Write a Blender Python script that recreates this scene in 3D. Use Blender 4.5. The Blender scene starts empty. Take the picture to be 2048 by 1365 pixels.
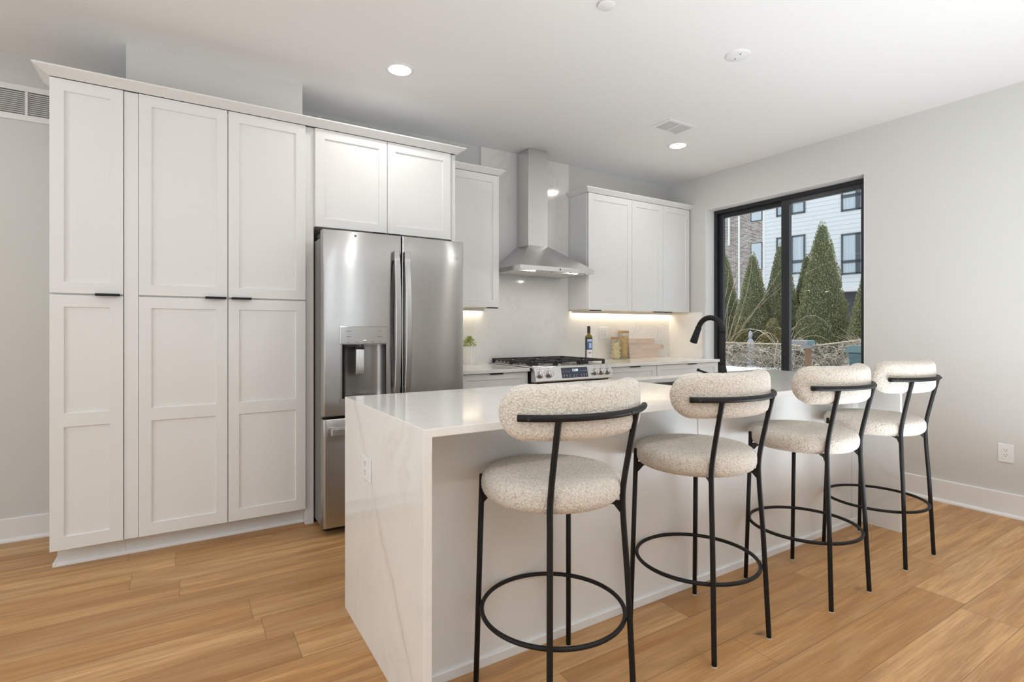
import bpy, bmesh, math, random
from mathutils import Vector, Matrix, noise
random.seed(7)
PI = math.pi
SC = bpy.context.scene
COL = SC.collection

# ------------------------------------------------------------------ camera, world, exposure
cam = bpy.data.cameras.new('camera')
cam_o = bpy.data.objects.new('camera', cam); COL.objects.link(cam_o)
cam.sensor_width = 36.0
cam.lens = 1052.8 / 2048 * 36.0
cam.shift_y = -22.36 / 2048
cam.clip_start = 0.02
cam_o.location = (0, 0, 1.2041)
cam_o.rotation_euler = (PI / 2, 0, -math.radians(31.9004))
SC.camera = cam_o
vs = SC.view_settings
vs.view_transform = 'Standard'; vs.look = 'None'; vs.exposure = 0.12; vs.gamma = 1.0
try: vs.use_curve_mapping = False
except Exception: pass

W = bpy.data.worlds.new('sky'); SC.world = W; W.use_nodes = True
wn = W.node_tree; wn.nodes.clear()
wo = wn.nodes.new('ShaderNodeOutputWorld'); wb = wn.nodes.new('ShaderNodeBackground')
sk = wn.nodes.new('ShaderNodeTexSky'); sk.sky_type = 'PREETHAM'; sk.turbidity = 6
sk.sun_direction = Vector((-0.5, -0.4, 0.75)).normalized()
mx = wn.nodes.new('ShaderNodeMix'); mx.data_type = 'RGBA'
mx.inputs[0].default_value = 0.82
mx.inputs[7].default_value = (0.86, 0.93, 1.0, 1)
wn.links.new(sk.outputs[0], mx.inputs[6])
wn.links.new(mx.outputs[2], wb.inputs[0])
wb.inputs[1].default_value = 1.2
wn.links.new(wb.outputs[0], wo.inputs[0])
SC.cycles.caustics_reflective = False
SC.cycles.caustics_refractive = False
SC.cycles.transparent_max_bounces = 16
LAMP = 112.0          # radiance of a ceiling downlight lens
LAMP_COL = (1.0, 0.975, 0.935, 1)
def area(name, loc, rot, sx, sy, power, color=(1, 1, 1)):
    l = bpy.data.lights.new(name, 'AREA'); l.shape = 'RECTANGLE'; l.size = sx; l.size_y = sy; l.energy = power; l.color = color
    o = bpy.data.objects.new(name, l); COL.objects.link(o); o.location = loc; o.rotation_euler = rot; return o
# added upward fill lamps, out of frame, that brighten the ceiling and room
area('fill_uplight', (-1.5, -.1, .6), (PI, 0, 0), 2.4, 2.4, 22, (.84, .93, 1))
area('fill_uplight', (.9, -1.4, .9), (PI, 0, 0), 2.4, 2.0, 74, (.84, .93, 1))
b2 = area('fill_uplight', (2.95, .3, .3), (PI, 0, 0), 1.3, 1.3, 44, (.80, .91, 1))
area('window_fill_light', (-3.5, 1.0, 1.35), (0, -PI / 2, 0), 1.9, 3.2, 50, (.90, .955, 1))  # added fill lamp outside the made-up side window
sun = bpy.data.lights.new('hazy_sun', 'SUN'); sun.energy = 3.5; sun.angle = math.radians(25); sun.color = (1, .97, .93)
sun_o = bpy.data.objects.new('hazy_sun', sun); COL.objects.link(sun_o); sun_o.rotation_euler = (math.radians(3), math.radians(20), 0)

# ------------------------------------------------------------------ material helpers
class NT:
    def __init__(s, name):
        s.m = bpy.data.materials.new(name); s.m.use_nodes = True
        s.t = s.m.node_tree; s.t.nodes.clear()
        s.out = s.t.nodes.new('ShaderNodeOutputMaterial')
    def n(s, typ, **kw):
        nd = s.t.nodes.new('ShaderNode' + typ)
        for k, v in kw.items(): setattr(nd, k, v)
        return nd
    def l(s, a, b): s.t.links.new(a, b)
    def val(s, sock, v):
        if hasattr(v, 'node'): s.l(v, sock)
        else:
            sock.default_value = v
    def math(s, op, a, b=0.0, c=0.0):
        nd = s.n('Math', operation=op)
        for i, v in enumerate((a, b, c)): s.val(nd.inputs[i], v)
        return nd.outputs[0]
    def mix(s, f, a, b):
        nd = s.n('Mix', data_type='RGBA')
        s.val(nd.inputs[0], f)
        for i, v in ((6, a), (7, b)):
            if hasattr(v, 'node'): s.l(v, nd.inputs[i])
            else: nd.inputs[i].default_value = (*v, 1) if len(v) == 3 else v
        return nd.outputs[2]
    def ramp(s, f, stops):
        nd = s.n('ValToRGB'); e = nd.color_ramp.elements
        while len(e) > 1: e.remove(e[-1])
        for i, (p, c) in enumerate(stops):
            el = e[0] if i == 0 else e.new(p)
            el.position = p
            c = (c, c, c) if not hasattr(c, '__len__') else c
            el.color = (*c, 1)
        s.l(f, nd.inputs[0]); return nd.outputs[0]
    def noise(s, vec, scale, detail=3, rough=.5, dist=0.0):
        nd = s.n('TexNoise'); nd.inputs['Scale'].default_value = scale
        nd.inputs['Detail'].default_value = detail; nd.inputs['Roughness'].default_value = rough
        nd.inputs['Distortion'].default_value = dist
        s.l(vec, nd.inputs['Vector']); return nd.outputs[0]
    def co(s, kind='Object'):
        return s.n('TexCoord').outputs[kind]
    def mapv(s, vec, scale=(1, 1, 1), loc=(0, 0, 0), rot=(0, 0, 0)):
        nd = s.n('Mapping'); nd.inputs['Scale'].default_value = scale
        nd.inputs['Location'].default_value = loc; nd.inputs['Rotation'].default_value = rot
        s.l(vec, nd.inputs['Vector']); return nd.outputs[0]
    def bump(s, h, strength=.3, dist=.001):
        nd = s.n('Bump'); nd.inputs['Strength'].default_value = strength
        nd.inputs['Distance'].default_value = dist; s.l(h, nd.inputs['Height']); return nd.outputs[0]
    def pbr(s, color=(.8, .8, .8), rough=.5, metal=0.0, normal=None, **kw):
        b = s.n('BsdfPrincipled')
        if hasattr(color, 'node'): s.l(color, b.inputs['Base Color'])
        else: b.inputs['Base Color'].default_value = (*color, 1)
        s.val(b.inputs['Roughness'], rough); b.inputs['Metallic'].default_value = metal
        if normal is not None: s.l(normal, b.inputs['Normal'])
        for k, v in kw.items(): s.val(b.inputs[k.replace('_', ' ')], v)
        s.l(b.outputs[0], s.out.inputs[0]); s.b = b
        return s.m

def plain(name, color, rough=.5, metal=0.0, nscale=60, nb=.04):
    t = NT(name); n = t.noise(t.co(), nscale, 2)
    return t.pbr(color, rough, metal, t.bump(n, nb, .001))

def emit(name, color, strength):
    t = NT(name); e = t.n('Emission'); e.inputs[0].default_value = (*color[:3], 1)
    e.inputs[1].default_value = strength; t.l(e.outputs[0], t.out.inputs[0]); return t.m

def thin_glass(name, tint=(1, 1, 1), refl=1.0, rough=0.0):
    t = NT(name); tr = t.n('BsdfTransparent'); gl = t.n('BsdfGlossy'); fr = t.n('Fresnel')
    tr.inputs[0].default_value = (*tint, 1); gl.inputs['Roughness'].default_value = rough
    fr.inputs[0].default_value = 1.45
    f = t.math('MULTIPLY', fr.outputs[0], refl)
    mxs = t.n('MixShader'); t.l(f, mxs.inputs[0]); t.l(tr.outputs[0], mxs.inputs[1]); t.l(gl.outputs[0], mxs.inputs[2])
    t.l(mxs.outputs[0], t.out.inputs[0]); return t.m

M = {}
M['cabinet'] = plain('white_cabinet_lacquer', (.80, .795, .78), .33, nb=.02)
M['trim'] = plain('white_trim_paint', (.83, .825, .815), .4, nb=.02)
M['plastic'] = plain('white_plastic', (.84, .835, .83), .35, nb=.0)
M['ceiling'] = plain('ceiling_paint', (.86, .855, .845), .9, nscale=150)
M['wall'] = plain('greige_wall_paint', (.665, .655, .630), .75, nscale=180)
M['black'] = NT('matte_black_metal').pbr((.010, .009, .009), .5, 0, None, Specular_IOR_Level=.28)
M['blackframe'] = plain('black_window_frame', (.016, .018, .022), .35)
M['cast'] = plain('cast_iron', (.02, .02, .022), .55, nscale=300, nb=.2)
M['dark'] = plain('dark_gap', (.02, .02, .02), .6)
M['greyside'] = plain('grey_appliance_side', (.17, .16, .15), .35)
M['knob'] = plain('chrome_knob', (.62, .60, .58), .18, 1.0)
M['chrome'] = plain('polished_steel', (.72, .71, .70), .15, 1.0)
M['pad'] = plain('clear_foot_pad', (.55, .52, .48), .3)

def steel(name, col, rough, aniso, rot=0.0, streak=True, axis='Z'):
    t = NT(name); c = t.co()
    s1 = t.noise(t.mapv(c, (2.5, 2.5, 500)), 1.0, 2)
    tg = t.n('Tangent', direction_type='RADIAL', axis=axis)
    colr = t.mix(t.math('MULTIPLY', s1, .25), col, tuple(v * .8 for v in col))
    wob = t.noise(t.mapv(c, (5, 5, 2.2)), 1.0, 1)
    g = t.n('BsdfAnisotropic'); t.l(colr, g.inputs['Color']); g.inputs['Roughness'].default_value = rough
    g.inputs['Anisotropy'].default_value = aniso; g.inputs['Rotation'].default_value = rot
    t.l(tg.outputs[0], g.inputs['Tangent']); t.l(t.bump(wob, .25, .0016), g.inputs['Normal'])
    t.l(g.outputs[0], t.out.inputs[0])
    return t.m
M['steel'] = steel('brushed_stainless_steel', (.50, .495, .485), .20, .72)
M['hood'] = steel('hood_stainless_steel', (.74, .735, .725), .24, .45)
M['range'] = steel('range_stainless_steel', (.74, .735, .725), .25, .3)
M['sink'] = plain('sink_steel', (.38, .36, .34), .35, 1.0)
M['recess'] = steel('dispenser_recess_steel', (.26, .25, .24), .33, .3)

def floor_mat():
    t = NT('oak_plank_floor'); sep = t.n('SeparateXYZ'); t.l(t.co(), sep.inputs[0])
    x, y = sep.outputs[0], sep.outputs[1]
    PW, PL = .19, 1.45
    r = t.math('DIVIDE', t.math('ADD', y, .042), PW); row = t.math('FLOOR', r); fy = t.math('FRACT', r)
    wn1 = t.n('TexWhiteNoise', noise_dimensions='1D'); t.l(row, wn1.inputs['W'])
    px = t.math('ADD', t.math('DIVIDE', x, PL), t.math('MULTIPLY', wn1.outputs[0], 7.3))
    idx = t.math('FLOOR', px); fx = t.math('FRACT', px)
    cmb = t.n('CombineXYZ'); t.l(row, cmb.inputs[0]); t.l(idx, cmb.inputs[1])
    wn2 = t.n('TexWhiteNoise', noise_dimensions='2D'); t.l(cmb.outputs[0], wn2.inputs['Vector'])
    rnd = wn2.outputs[0]
    # grain coordinates, shifted for each plank
    off = t.math('MULTIPLY', rnd, 37.0)
    c2 = t.n('CombineXYZ'); t.l(t.math('ADD', t.math('MULTIPLY', x, 1.0), off), c2.inputs[0]); t.l(y, c2.inputs[1]); t.l(off, c2.inputs[2])
    g1 = t.noise(t.mapv(c2.outputs[0], (1.6, 22, 1)), 1.0, 5, .6, .6)
    g2 = t.noise(t.mapv(c2.outputs[0], (5, 160, 1)), 1.0, 3, .6, .2)
    g3 = t.noise(t.mapv(c2.outputs[0], (.9, 5, 1)), 1.0, 3, .5, 1.2)
    base = t.ramp(rnd, [(0, (.45, .222, .074)), (.35, (.60, .315, .112)), (.7, (.66, .362, .142)), (1, (.76, .455, .205))])
    col = t.mix(t.ramp(g1, [(.36, 0), (.62, .75)]), base, (.33, .152, .048))
    col = t.mix(t.ramp(g3, [(.4, 0), (.75, .38)]), col, (.76, .52, .28))
    col = t.mix(t.ramp(g2, [(.42, 0), (.72, .55)]), col, (.32, .16, .06))
    # knots
    vor = t.n('TexVoronoi'); vor.inputs['Scale'].default_value = 1.0; t.l(t.mapv(c2.outputs[0], (1.7, 4.2, 1)), vor.inputs['Vector'])
    kn = t.ramp(vor.outputs['Distance'], [(0, .85), (.035, .65), (.085, 0)])
    kmask = t.math('GREATER_THAN', t.noise(c2.outputs[0], .9, 1), .52)
    col = t.mix(t.math('MULTIPLY', kn, kmask), col, (.10, .055, .028))
    # seams
    e1 = t.math('MINIMUM', fy, t.math('SUBTRACT', 1.0, fy)); e1 = t.math('MULTIPLY', e1, PW)
    e2 = t.math('MINIMUM', fx, t.math('SUBTRACT', 1.0, fx)); e2 = t.math('MULTIPLY', e2, PL)
    em = t.math('MINIMUM', e1, e2)
    seam = t.math('SUBTRACT', 1.0, t.math('SMOOTH_MIN', t.math('DIVIDE', em, .0022), 1.0, .1))
    seam = t.math('MAXIMUM', seam, 0.0)
    col = t.mix(t.math('MULTIPLY', seam, .75), col, (.12, .065, .03))
    hgt = t.math('SUBTRACT', t.math('MULTIPLY', g2, .3), t.math('MULTIPLY', seam, 1.0))
    rr = t.math('ADD', .36, t.math('MULTIPLY', g2, .16))
    return t.pbr(col, rr, 0, t.bump(hgt, .25, .0012))
M['floor'] = floor_mat()

def quartz(name, vein=None):
    t = NT(name); c = t.co()
    d = t.noise(c, 1.7, 4, .6); wv = t.n('VectorMath', operation='SCALE'); 
    dn = t.n('TexNoise'); dn.inputs['Scale'].default_value = 1.3; dn.inputs['Detail'].default_value = 5; t.l(c, dn.inputs['Vector'])
    va = t.n('VectorMath', operation='MULTIPLY_ADD'); t.l(dn.outputs['Color'], va.inputs[0]); va.inputs[1].default_value = (.9, .9, .9); t.l(c, va.inputs[2])
    n1 = t.noise(t.mapv(va.outputs[0], (1.6, 1.6, .8), rot=(.5, .6, .3)), 1.25, 4, .6)
    line = t.math('ABSOLUTE', t.math('SUBTRACT', n1, .5))
    v1 = t.ramp(line, [(0, 1), (.006, .7), (.03, .12), (.07, 0)])
    msk = t.ramp(t.noise(c, 2.2, 3), [(.42, 0), (.66, 1)])
    v = t.math('MULTIPLY', t.math('MULTIPLY', v1, msk), .28)
    soft = t.ramp(t.noise(va.outputs[0], 2.0, 3), [(.35, 0), (.75, .22)])
    col = t.mix(soft, (.85, .835, .81), (.74, .72, .69))
    if vein:   # one long natural vein in the end slab, running through two points of its plane
        (y0, z0), (y1, z1) = vein
        L = math.hypot(y1 - y0, z1 - z0); nx, nz = -(z1 - z0) / L, (y1 - y0) / L
        sp = t.n('SeparateXYZ'); t.l(c, sp.inputs[0])
        dd = t.math('ADD', t.math('MULTIPLY', t.math('SUBTRACT', sp.outputs[1], y0), nx), t.math('MULTIPLY', t.math('SUBTRACT', sp.outputs[2], z0), nz))
        dd = t.math('ADD', dd, t.math('MULTIPLY', t.math('SUBTRACT', t.noise(c, 5, 4, .6), .5), .09))
        ad = t.math('ABSOLUTE', dd)
        vv = t.ramp(ad, [(0, .8), (.0025, .45), (.012, .16), (.04, 0)])
        vv = t.math('MULTIPLY', vv, t.ramp(t.noise(c, 7, 2), [(.3, .25), (.6, .8)]))
        v = t.math('MAXIMUM', v, t.math('MULTIPLY', vv, t.math('LESS_THAN', sp.outputs[0], -1.46)))
    col = t.mix(v, col, (.52, .45, .37))
    return t.pbr(col, .1, 0, None, Specular_IOR_Level=.5)
M['quartz'] = quartz('white_quartz', vein=((.174, .775), (-.385, .10)))
M['splash'] = quartz('white_quartz_splash')

def boucle():
    t = NT('cream_boucle_fabric'); c = t.co()
    v = t.n('TexVoronoi'); v.inputs['Scale'].default_value = 175; 
    nn = t.n('TexNoise'); nn.inputs['Scale'].default_value = 90; t.l(c, nn.inputs['Vector'])
    va = t.n('VectorMath', operation='MULTIPLY_ADD'); t.l(nn.outputs['Color'], va.inputs[0]); va.inputs[1].default_value = (.012, .012, .012); t.l(c, va.inputs[2])
    t.l(va.outputs[0], v.inputs['Vector'])
    d = v.outputs['Distance']
    col = t.ramp(d, [(.0, (.83, .765, .68)), (.45, (.72, .65, .565)), (.85, (.52, .46, .39))])
    h = t.math('SUBTRACT', 1.0, d)
    return t.pbr(col, .95, 0, t.bump(h, .8, .003), Sheen_Weight=.35, Sheen_Roughness=.6)
M['boucle'] = boucle()

def wood(name, a, b, scale=(2, 30, 30), rough=.5):
    t = NT(name); c = t.co(); g = t.noise(t.mapv(c, scale), 1.0, 4, .6, 1.0)
    return t.pbr(t.mix(t.ramp(g, [(.3, 0), (.7, 1)]), a, b), rough, 0, t.bump(g, .1, .001))
M['board'] = wood('pale_cutting_board_wood', (.74, .62, .53), (.58, .46, .37), (4, 4, 45))
M['lid'] = wood('acacia_lid_wood', (.52, .36, .21), (.36, .22, .12), (30, 30, 30))
M['cabwood'] = wood('cabinet_underside_ply', (.72, .55, .33), (.60, .44, .25), (3, 30, 3))
M['post'] = wood('brown_post_wood', (.24, .14, .08), (.15, .085, .05), (30, 30, 3), .8)
M['glass'] = thin_glass('window_glass', (.97, .985, .98), .3)
M['jar'] = thin_glass('jar_glass', (.98, .99, .98), .55)
M['bottle'] = NT('dark_olive_glass').pbr((.025, .024, .010), .06)
M['oil'] = NT('olive_oil_neck').pbr((.20, .16, .02), .08)
M['label_blue'] = plain('blue_paper_label', (.09, .17, .38), .6)
M['label_pale'] = plain('pale_label_print', (.55, .66, .80), .6)
M['label_white'] = plain('white_paper_label', (.80, .79, .80), .6)
M['pasta'] = plain('pale_pasta', (.93, .80, .52), .6)
M['pasta2'] = plain('golden_pasta', (.90, .68, .34), .6)
M['ceramic'] = plain('white_ceramic', (.85, .84, .82), .25)
def leafmat(name, a, b, c3=None):
    t = NT(name); g = t.n('NewGeometry'); 
    col = t.ramp(g.outputs['Random Per Island'], [(0, a), (.6, b), (1, c3 or b)])
    return t.pbr(col, .65)
M['leaf'] = leafmat('potted_plant_leaf', (.16, .24, .03), (.34, .40, .06), (.55, .55, .12))
M['arbor'] = leafmat('arborvitae_foliage', (.12, .15, .07), (.27, .285, .13), (.43, .39, .20))
M['arbor2'] = leafmat('bronzed_arborvitae_foliage', (.17, .15, .055), (.31, .26, .09), (.44, .34, .15))
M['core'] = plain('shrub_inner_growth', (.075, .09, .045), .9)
M['twig'] = leafmat('dry_tan_twigs', (.42, .34, .24), (.62, .52, .38), (.75, .66, .50))
M['vine'] = leafmat('dry_vine_stems', (.16, .13, .10), (.42, .36, .29), (.66, .60, .52))
M['wire'] = plain('galvanised_wire', (.35, .35, .36), .4, .8)
M['bin'] = plain('teal_bin_plastic', (.05, .10, .11), .4)
M['binlid'] = plain('teal_bin_lid_plastic', (.11, .18, .19), .35)
M['mailbox'] = plain('grey_mailbox_metal', (.24, .23, .24), .4)
M['snow'] = plain('snow', (.85, .88, .92), .8, nscale=8, nb=.4)
M['stone'] = plain('pale_garden_stone', (.42, .46, .52), .8, nscale=14, nb=.4)

def siding():
    t = NT('white_lap_siding'); sp = t.n('SeparateXYZ'); t.l(t.co(), sp.inputs[0])
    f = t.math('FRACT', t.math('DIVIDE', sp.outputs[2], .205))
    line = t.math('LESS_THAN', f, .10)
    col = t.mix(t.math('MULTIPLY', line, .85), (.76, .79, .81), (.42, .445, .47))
    return t.pbr(col, .6, 0, t.bump(f, .6, .012))
M['siding'] = siding()
def brick():
    t = NT('mixed_brown_brick'); c = t.co()
    sp = t.n('SeparateXYZ'); t.l(c, sp.inputs[0]); cb = t.n('CombineXYZ'); t.l(sp.outputs[0], cb.inputs[0]); t.l(sp.outputs[2], cb.inputs[1])
    b = t.n('TexBrick'); b.inputs['Scale'].default_value = 1.0
    for k, v in (('Brick Width', .21), ('Row Height', .075), ('Mortar Size', .009)): b.inputs[k].default_value = v
    b.inputs['Color1'].default_value = (.17, .125, .105, 1); b.inputs['Color2'].default_value = (.40, .36, .335, 1); b.inputs['Mortar'].default_value = (.60, .57, .54, 1)
    t.l(cb.outputs[0], b.inputs['Vector'])
    return t.pbr(b.outputs[0], .85)
M['brick'] = brick()
def paneglass():
    t = NT('curtained_window_glass'); sp = t.n('SeparateXYZ'); t.l(t.co(), sp.inputs[0])
    w = t.noise(t.mapv(t.co(), (16, 1, .3)), 1.0, 2)
    return t.pbr(t.mix(w, (.30, .38, .44), (.72, .80, .86)), .08)
M['pane'] = paneglass()
M['bluepane'] = plain('blue_grey_glass', (.55, .63, .69), .08)
M['winframe'] = plain('charcoal_window_frame', (.075, .09, .105), .5)
M['garage'] = plain('dark_ground_storey', (.09, .09, .11), .7)
def ground():
    t = NT('snowy_ground'); c = t.co()
    n1 = t.noise(c, .9, 5, .6)
    g = t.noise(c, 25, 3)
    dirt = t.mix(g, (.20, .17, .12), (.42, .38, .30))
    return t.pbr(t.mix(t.ramp(n1, [(.46, 0), (.56, 1)]), dirt, (.82, .85, .89)), .85, 0, t.bump(n1, .5, .05))
M['ground'] = ground()
M['lens'] = emit('downlight_lens', LAMP_COL, LAMP)
M['strip'] = emit('warm_strip_light', (1.0, .84, .60), 24.0)
M['hoodlamp'] = emit('hood_lamp_lens', (1.0, .93, .82), 110.0)
M['display'] = emit('display_digits', (.75, .88, 1.0), 1.6)
M['dispglass'] = plain('black_display_glass', (.045, .055, .085), .12)
M['mark'] = plain('pale_printed_mark', (.55, .58, .65), .5)
M['greymark'] = plain('grey_printed_mark', (.16, .155, .15), .5)
M['vent_dark'] = plain('dark_duct', (.10, .095, .09), .8)
M['filter'] = steel('hood_filter_steel', (.78, .77, .75), .35, .2)

# ------------------------------------------------------------------ mesh helpers
class MB:
    def __init__(s): s.bm = bmesh.new()
    def _tmp(s, b, bevel=0, seg=1, edges=None):
        if bevel > 0:
            bmesh.ops.bevel(b, geom=edges if edges is not None else list(b.edges), offset=bevel, segments=seg, profile=.5, affect='EDGES', clamp_overlap=True)
        me = bpy.data.meshes.new('t'); b.to_mesh(me); b.free(); s.bm.from_mesh(me); bpy.data.meshes.remove(me)
        return s
    def box(s, x0, x1, y0, y1, z0, z1, bevel=.0, seg=1):
        b = bmesh.new()
        mat = Matrix.Translation(((x0 + x1) / 2, (y0 + y1) / 2, (z0 + z1) / 2)) @ Matrix.Diagonal((abs(x1 - x0), abs(y1 - y0), abs(z1 - z0), 1))
        bmesh.ops.create_cube(b, size=1, matrix=mat)
        return s._tmp(b, bevel, seg)
    def obox(s, center, size, rot, bevel=0):
        b = bmesh.new()
        mat = Matrix.Translation(center) @ rot.to_4x4() @ Matrix.Diagonal((*size, 1))
        bmesh.ops.create_cube(b, size=1, matrix=mat)
        return s._tmp(b, bevel)
    def prism(s, poly, a0, a1, axis='y', bevel=0, seg=1):
        """poly of 2-D points; axis x -> (y,z), y -> (x,z), z -> (x,y)"""
        b = bmesh.new()
        def mk(p, a):
            return {'x': (a, p[0], p[1]), 'y': (p[0], a, p[1]), 'z': (p[0], p[1], a)}[axis]
        A = [b.verts.new(mk(p, a0)) for p in poly]; B = [b.verts.new(mk(p, a1)) for p in poly]
        n = len(poly); b.faces.new(A); b.faces.new(B[::-1])
        for i in range(n): b.faces.new((A[i], B[i], B[(i + 1) % n], A[(i + 1) % n]))
        bmesh.ops.recalc_face_normals(b, faces=list(b.faces))
        return s._tmp(b, bevel, seg)
    def cyl(s, p0, p1, r0, r1=None, seg=24, cap=True, bevel=0):
        p0, p1 = Vector(p0), Vector(p1); r1 = r0 if r1 is None else r1
        d = (p1 - p0); q = d.to_track_quat('Z', 'Y').to_matrix()
        b = bmesh.new(); A, B = [], []
        for i in range(seg):
            a = 2 * PI * i / seg; e = q @ Vector((math.cos(a), math.sin(a), 0))
            A.append(b.verts.new(p0 + e * r0)); B.append(b.verts.new(p1 + e * r1))
        for i in range(seg): b.faces.new((A[i], A[(i + 1) % seg], B[(i + 1) % seg], B[i]))
        if cap: 
            fa = b.faces.new(A[::-1]); fb = b.faces.new(B)
            if bevel: 
                return s._tmp(b, bevel, 2, list(fa.edges) + list(fb.edges))
        return s._tmp(b)
    def tube(s, pts, r, seg=10, closed=False, cap=True):
        pts = [Vector(p) for p in pts]; n = len(pts)
        rs = r if hasattr(r, '__len__') else [r] * n
        b = bmesh.new(); rings = []
        up = None
        for i, p in enumerate(pts):
            if closed: tan = (pts[(i + 1) % n] - pts[i - 1]).normalized()
            else: tan = (pts[min(i + 1, n - 1)] - pts[max(i - 1, 0)]).normalized()
            if up is None:
                up = Vector((0, 0, 1)) if abs(tan.z) < .9 else Vector((0, 1, 0))
            u = (up - tan * up.dot(tan)).normalized(); v = tan.cross(u); up = u
            rings.append([b.verts.new(p + (u * math.cos(2 * PI * k / seg) + v * math.sin(2 * PI * k / seg)) * rs[i]) for k in range(seg)])
        m = n if closed else n - 1
        for i in range(m):
            A, B = rings[i], rings[(i + 1) % n]
            for k in range(seg): b.faces.new((A[k], A[(k + 1) % seg], B[(k + 1) % seg], B[k]))
        if cap and not closed: b.faces.new(rings[0][::-1]); b.faces.new(rings[-1])
        return s._tmp(b)
    def lathe(s, prof, c=(0, 0, 0), seg=48, fx=None):
        b = bmesh.new(); rings = []
        for r, z in prof:
            if r < 1e-6: rings.append([b.verts.new((c[0], c[1], c[2] + z))])
            else: rings.append([b.verts.new((c[0] + (r if not fx else fx(r, z, k)) * math.cos(2 * PI * k / seg), c[1] + (r if not fx else fx(r, z, k)) * math.sin(2 * PI * k / seg), c[2] + z)) for k in range(seg)])
        for A, B in zip(rings, rings[1:]):
            if len(A) == 1 and len(B) == 1: continue
            for k in range(seg):
                k2 = (k + 1) % seg
                if len(A) == 1: b.faces.new((A[0], B[k2], B[k]))
                elif len(B) == 1: b.faces.new((A[k], A[k2], B[0]))
                else: b.faces.new((A[k], A[k2], B[k2], B[k]))
        bmesh.ops.recalc_face_normals(b, faces=list(b.faces))
        return s._tmp(b)
    def quad(s, *p):
        s.bm.faces.new([s.bm.verts.new(q) for q in p]); return s
    def add(s, b): return s._tmp(b)

def root_loc(o):
    while o is not None:
        if o.parent is None: return Vector(o.location)
        o = o.parent
    return Vector((0, 0, 0))

def setp(o, label=None, cat=None, group=None, kind=None):
    if label: o['label'] = label
    if cat: o['category'] = cat
    if group: o['group'] = group
    if kind: o['kind'] = kind
    return o

def thing(name, label, cat, loc=(0, 0, 0), group=None, rz=0):
    o = bpy.data.objects.new(name, None); o.empty_display_size = .05
    COL.objects.link(o); o.location = loc; o.rotation_euler = (0, 0, rz)
    return setp(o, label, cat, group)

def part(name, mb, mat, parent=None, smooth=False, local=False, label=None):
    me = bpy.data.meshes.new(name)
    if parent is not None and not local:
        bmesh.ops.translate(mb.bm, verts=list(mb.bm.verts), vec=-root_loc(parent))
    mb.bm.to_mesh(me); mb.bm.free()
    me.materials.append(mat)
    if smooth:
        me.shade_smooth()
        if smooth != 'all':
            for e in me.edges: pass
            try: me.set_sharp_from_angle(angle=math.radians(35))
            except Exception: pass
    o = bpy.data.objects.new(name, me); COL.objects.link(o)
    if parent is not None: o.parent = parent
    if label: o['label'] = label
    return o

def solid(name, mb, mat, label, cat, base, smooth=False, group=None):
    """a thing that is one mesh, its origin moved to its base"""
    bmesh.ops.translate(mb.bm, verts=list(mb.bm.verts), vec=-Vector(base))
    o = part(name, mb, mat, None, smooth); o.location = base
    return setp(o, label, cat, group)

def struct(name, mb, mat, parent=None):
    o = part(name, mb, mat, parent)
    if parent is None: o['kind'] = 'structure'
    return o

def copy_tree(o, parent=None):
    c = o.copy(); COL.objects.link(c)
    if parent is not None: c.parent = parent
    for ch in [k for k in ALL_CHILDREN(o)]: copy_tree(ch, c)
    return c
def ALL_CHILDREN(o): return list(o.children)

def text_mesh(txt, size, depth=.0004):
    cu = bpy.data.curves.new('tx', 'FONT'); cu.body = txt; cu.size = size; cu.extrude = depth
    cu.align_x = 'CENTER'; cu.align_y = 'CENTER'
    ob = bpy.data.objects.new('tx', cu); COL.objects.link(ob)
    bpy.context.view_layer.update()
    me = bpy.data.meshes.new_from_object(ob.evaluated_get(bpy.context.evaluated_depsgraph_get()))
    b = bmesh.new(); b.from_mesh(me)
    bpy.data.objects.remove(ob); bpy.data.curves.remove(cu); bpy.data.meshes.remove(me)
    return b

# ------------------------------------------------------------------ the setting
H = 2.7812; XR = 4.515; YB = 4.0; XL = -3.2; YF = -3.4; YA = 4.06
struct('floor', MB().box(XL, XR + .145, YF, YA, -.05, 0), M['floor'])
struct('ceiling', MB().box(XL - .1, XR + .145, YF - .1, YA + .1, H, H + .1), M['ceiling'])
struct('wall_back', MB().box(-.27, XR + .145, YB, YB + .16, -.05, H), M['wall'])
struct('wall_alcove', MB().box(XL - .1, -.27, YA, YA + .1, -.05, H), M['wall'])
wl_ = MB()
wl_.box(XL - .1, XL, YF, -.6, -.05, H); wl_.box(XL - .1, XL, 2.6, YA, -.05, H); wl_.box(XL - .1, XL, -.6, 2.6, -.05, .4); wl_.box(XL - .1, XL, -.6, 2.6, 2.3, H)
struct('wall_left', wl_, M['wall'])
wf = MB()
wf.box(XL, -1.4, YF - .14, YF, -.05, H); wf.box(2.6, XR + .145, YF - .14, YF, -.05, H)
wf.box(-1.4, 2.6, YF - .14, YF, -.05, .5); wf.box(-1.4, 2.6, YF - .14, YF, 2.35, H)
struct('wall_front', wf, M['wall'])
WY0, WY1, WT = 2.039, 3.517, 2.431
wr = MB()
wr.box(XR, XR + .145, YF, WY0, -.05, H); wr.box(XR, XR + .145, WY1, YB, -.05, H); wr.box(XR, XR + .145, WY0, WY1, WT, H)
struct('wall_right', wr, M['wall'])
struct('soffit', MB().box(-.273, .644, 3.583, YB, 2.45, H), M['wall'])['kind'] = 'structure'
# drywall returns of the window opening, painted white
rv = MB(); rv.box(XR + .001, XR + .145, WY1 - .004, WY1, 0, WT); rv.box(XR + .001, XR + .145, WY0, WY0 + .004, 0, WT); rv.box(XR + .001, XR + .145, WY0, WY1, WT - .004, WT)
struct('trim_window', rv, M['trim'])
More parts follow.
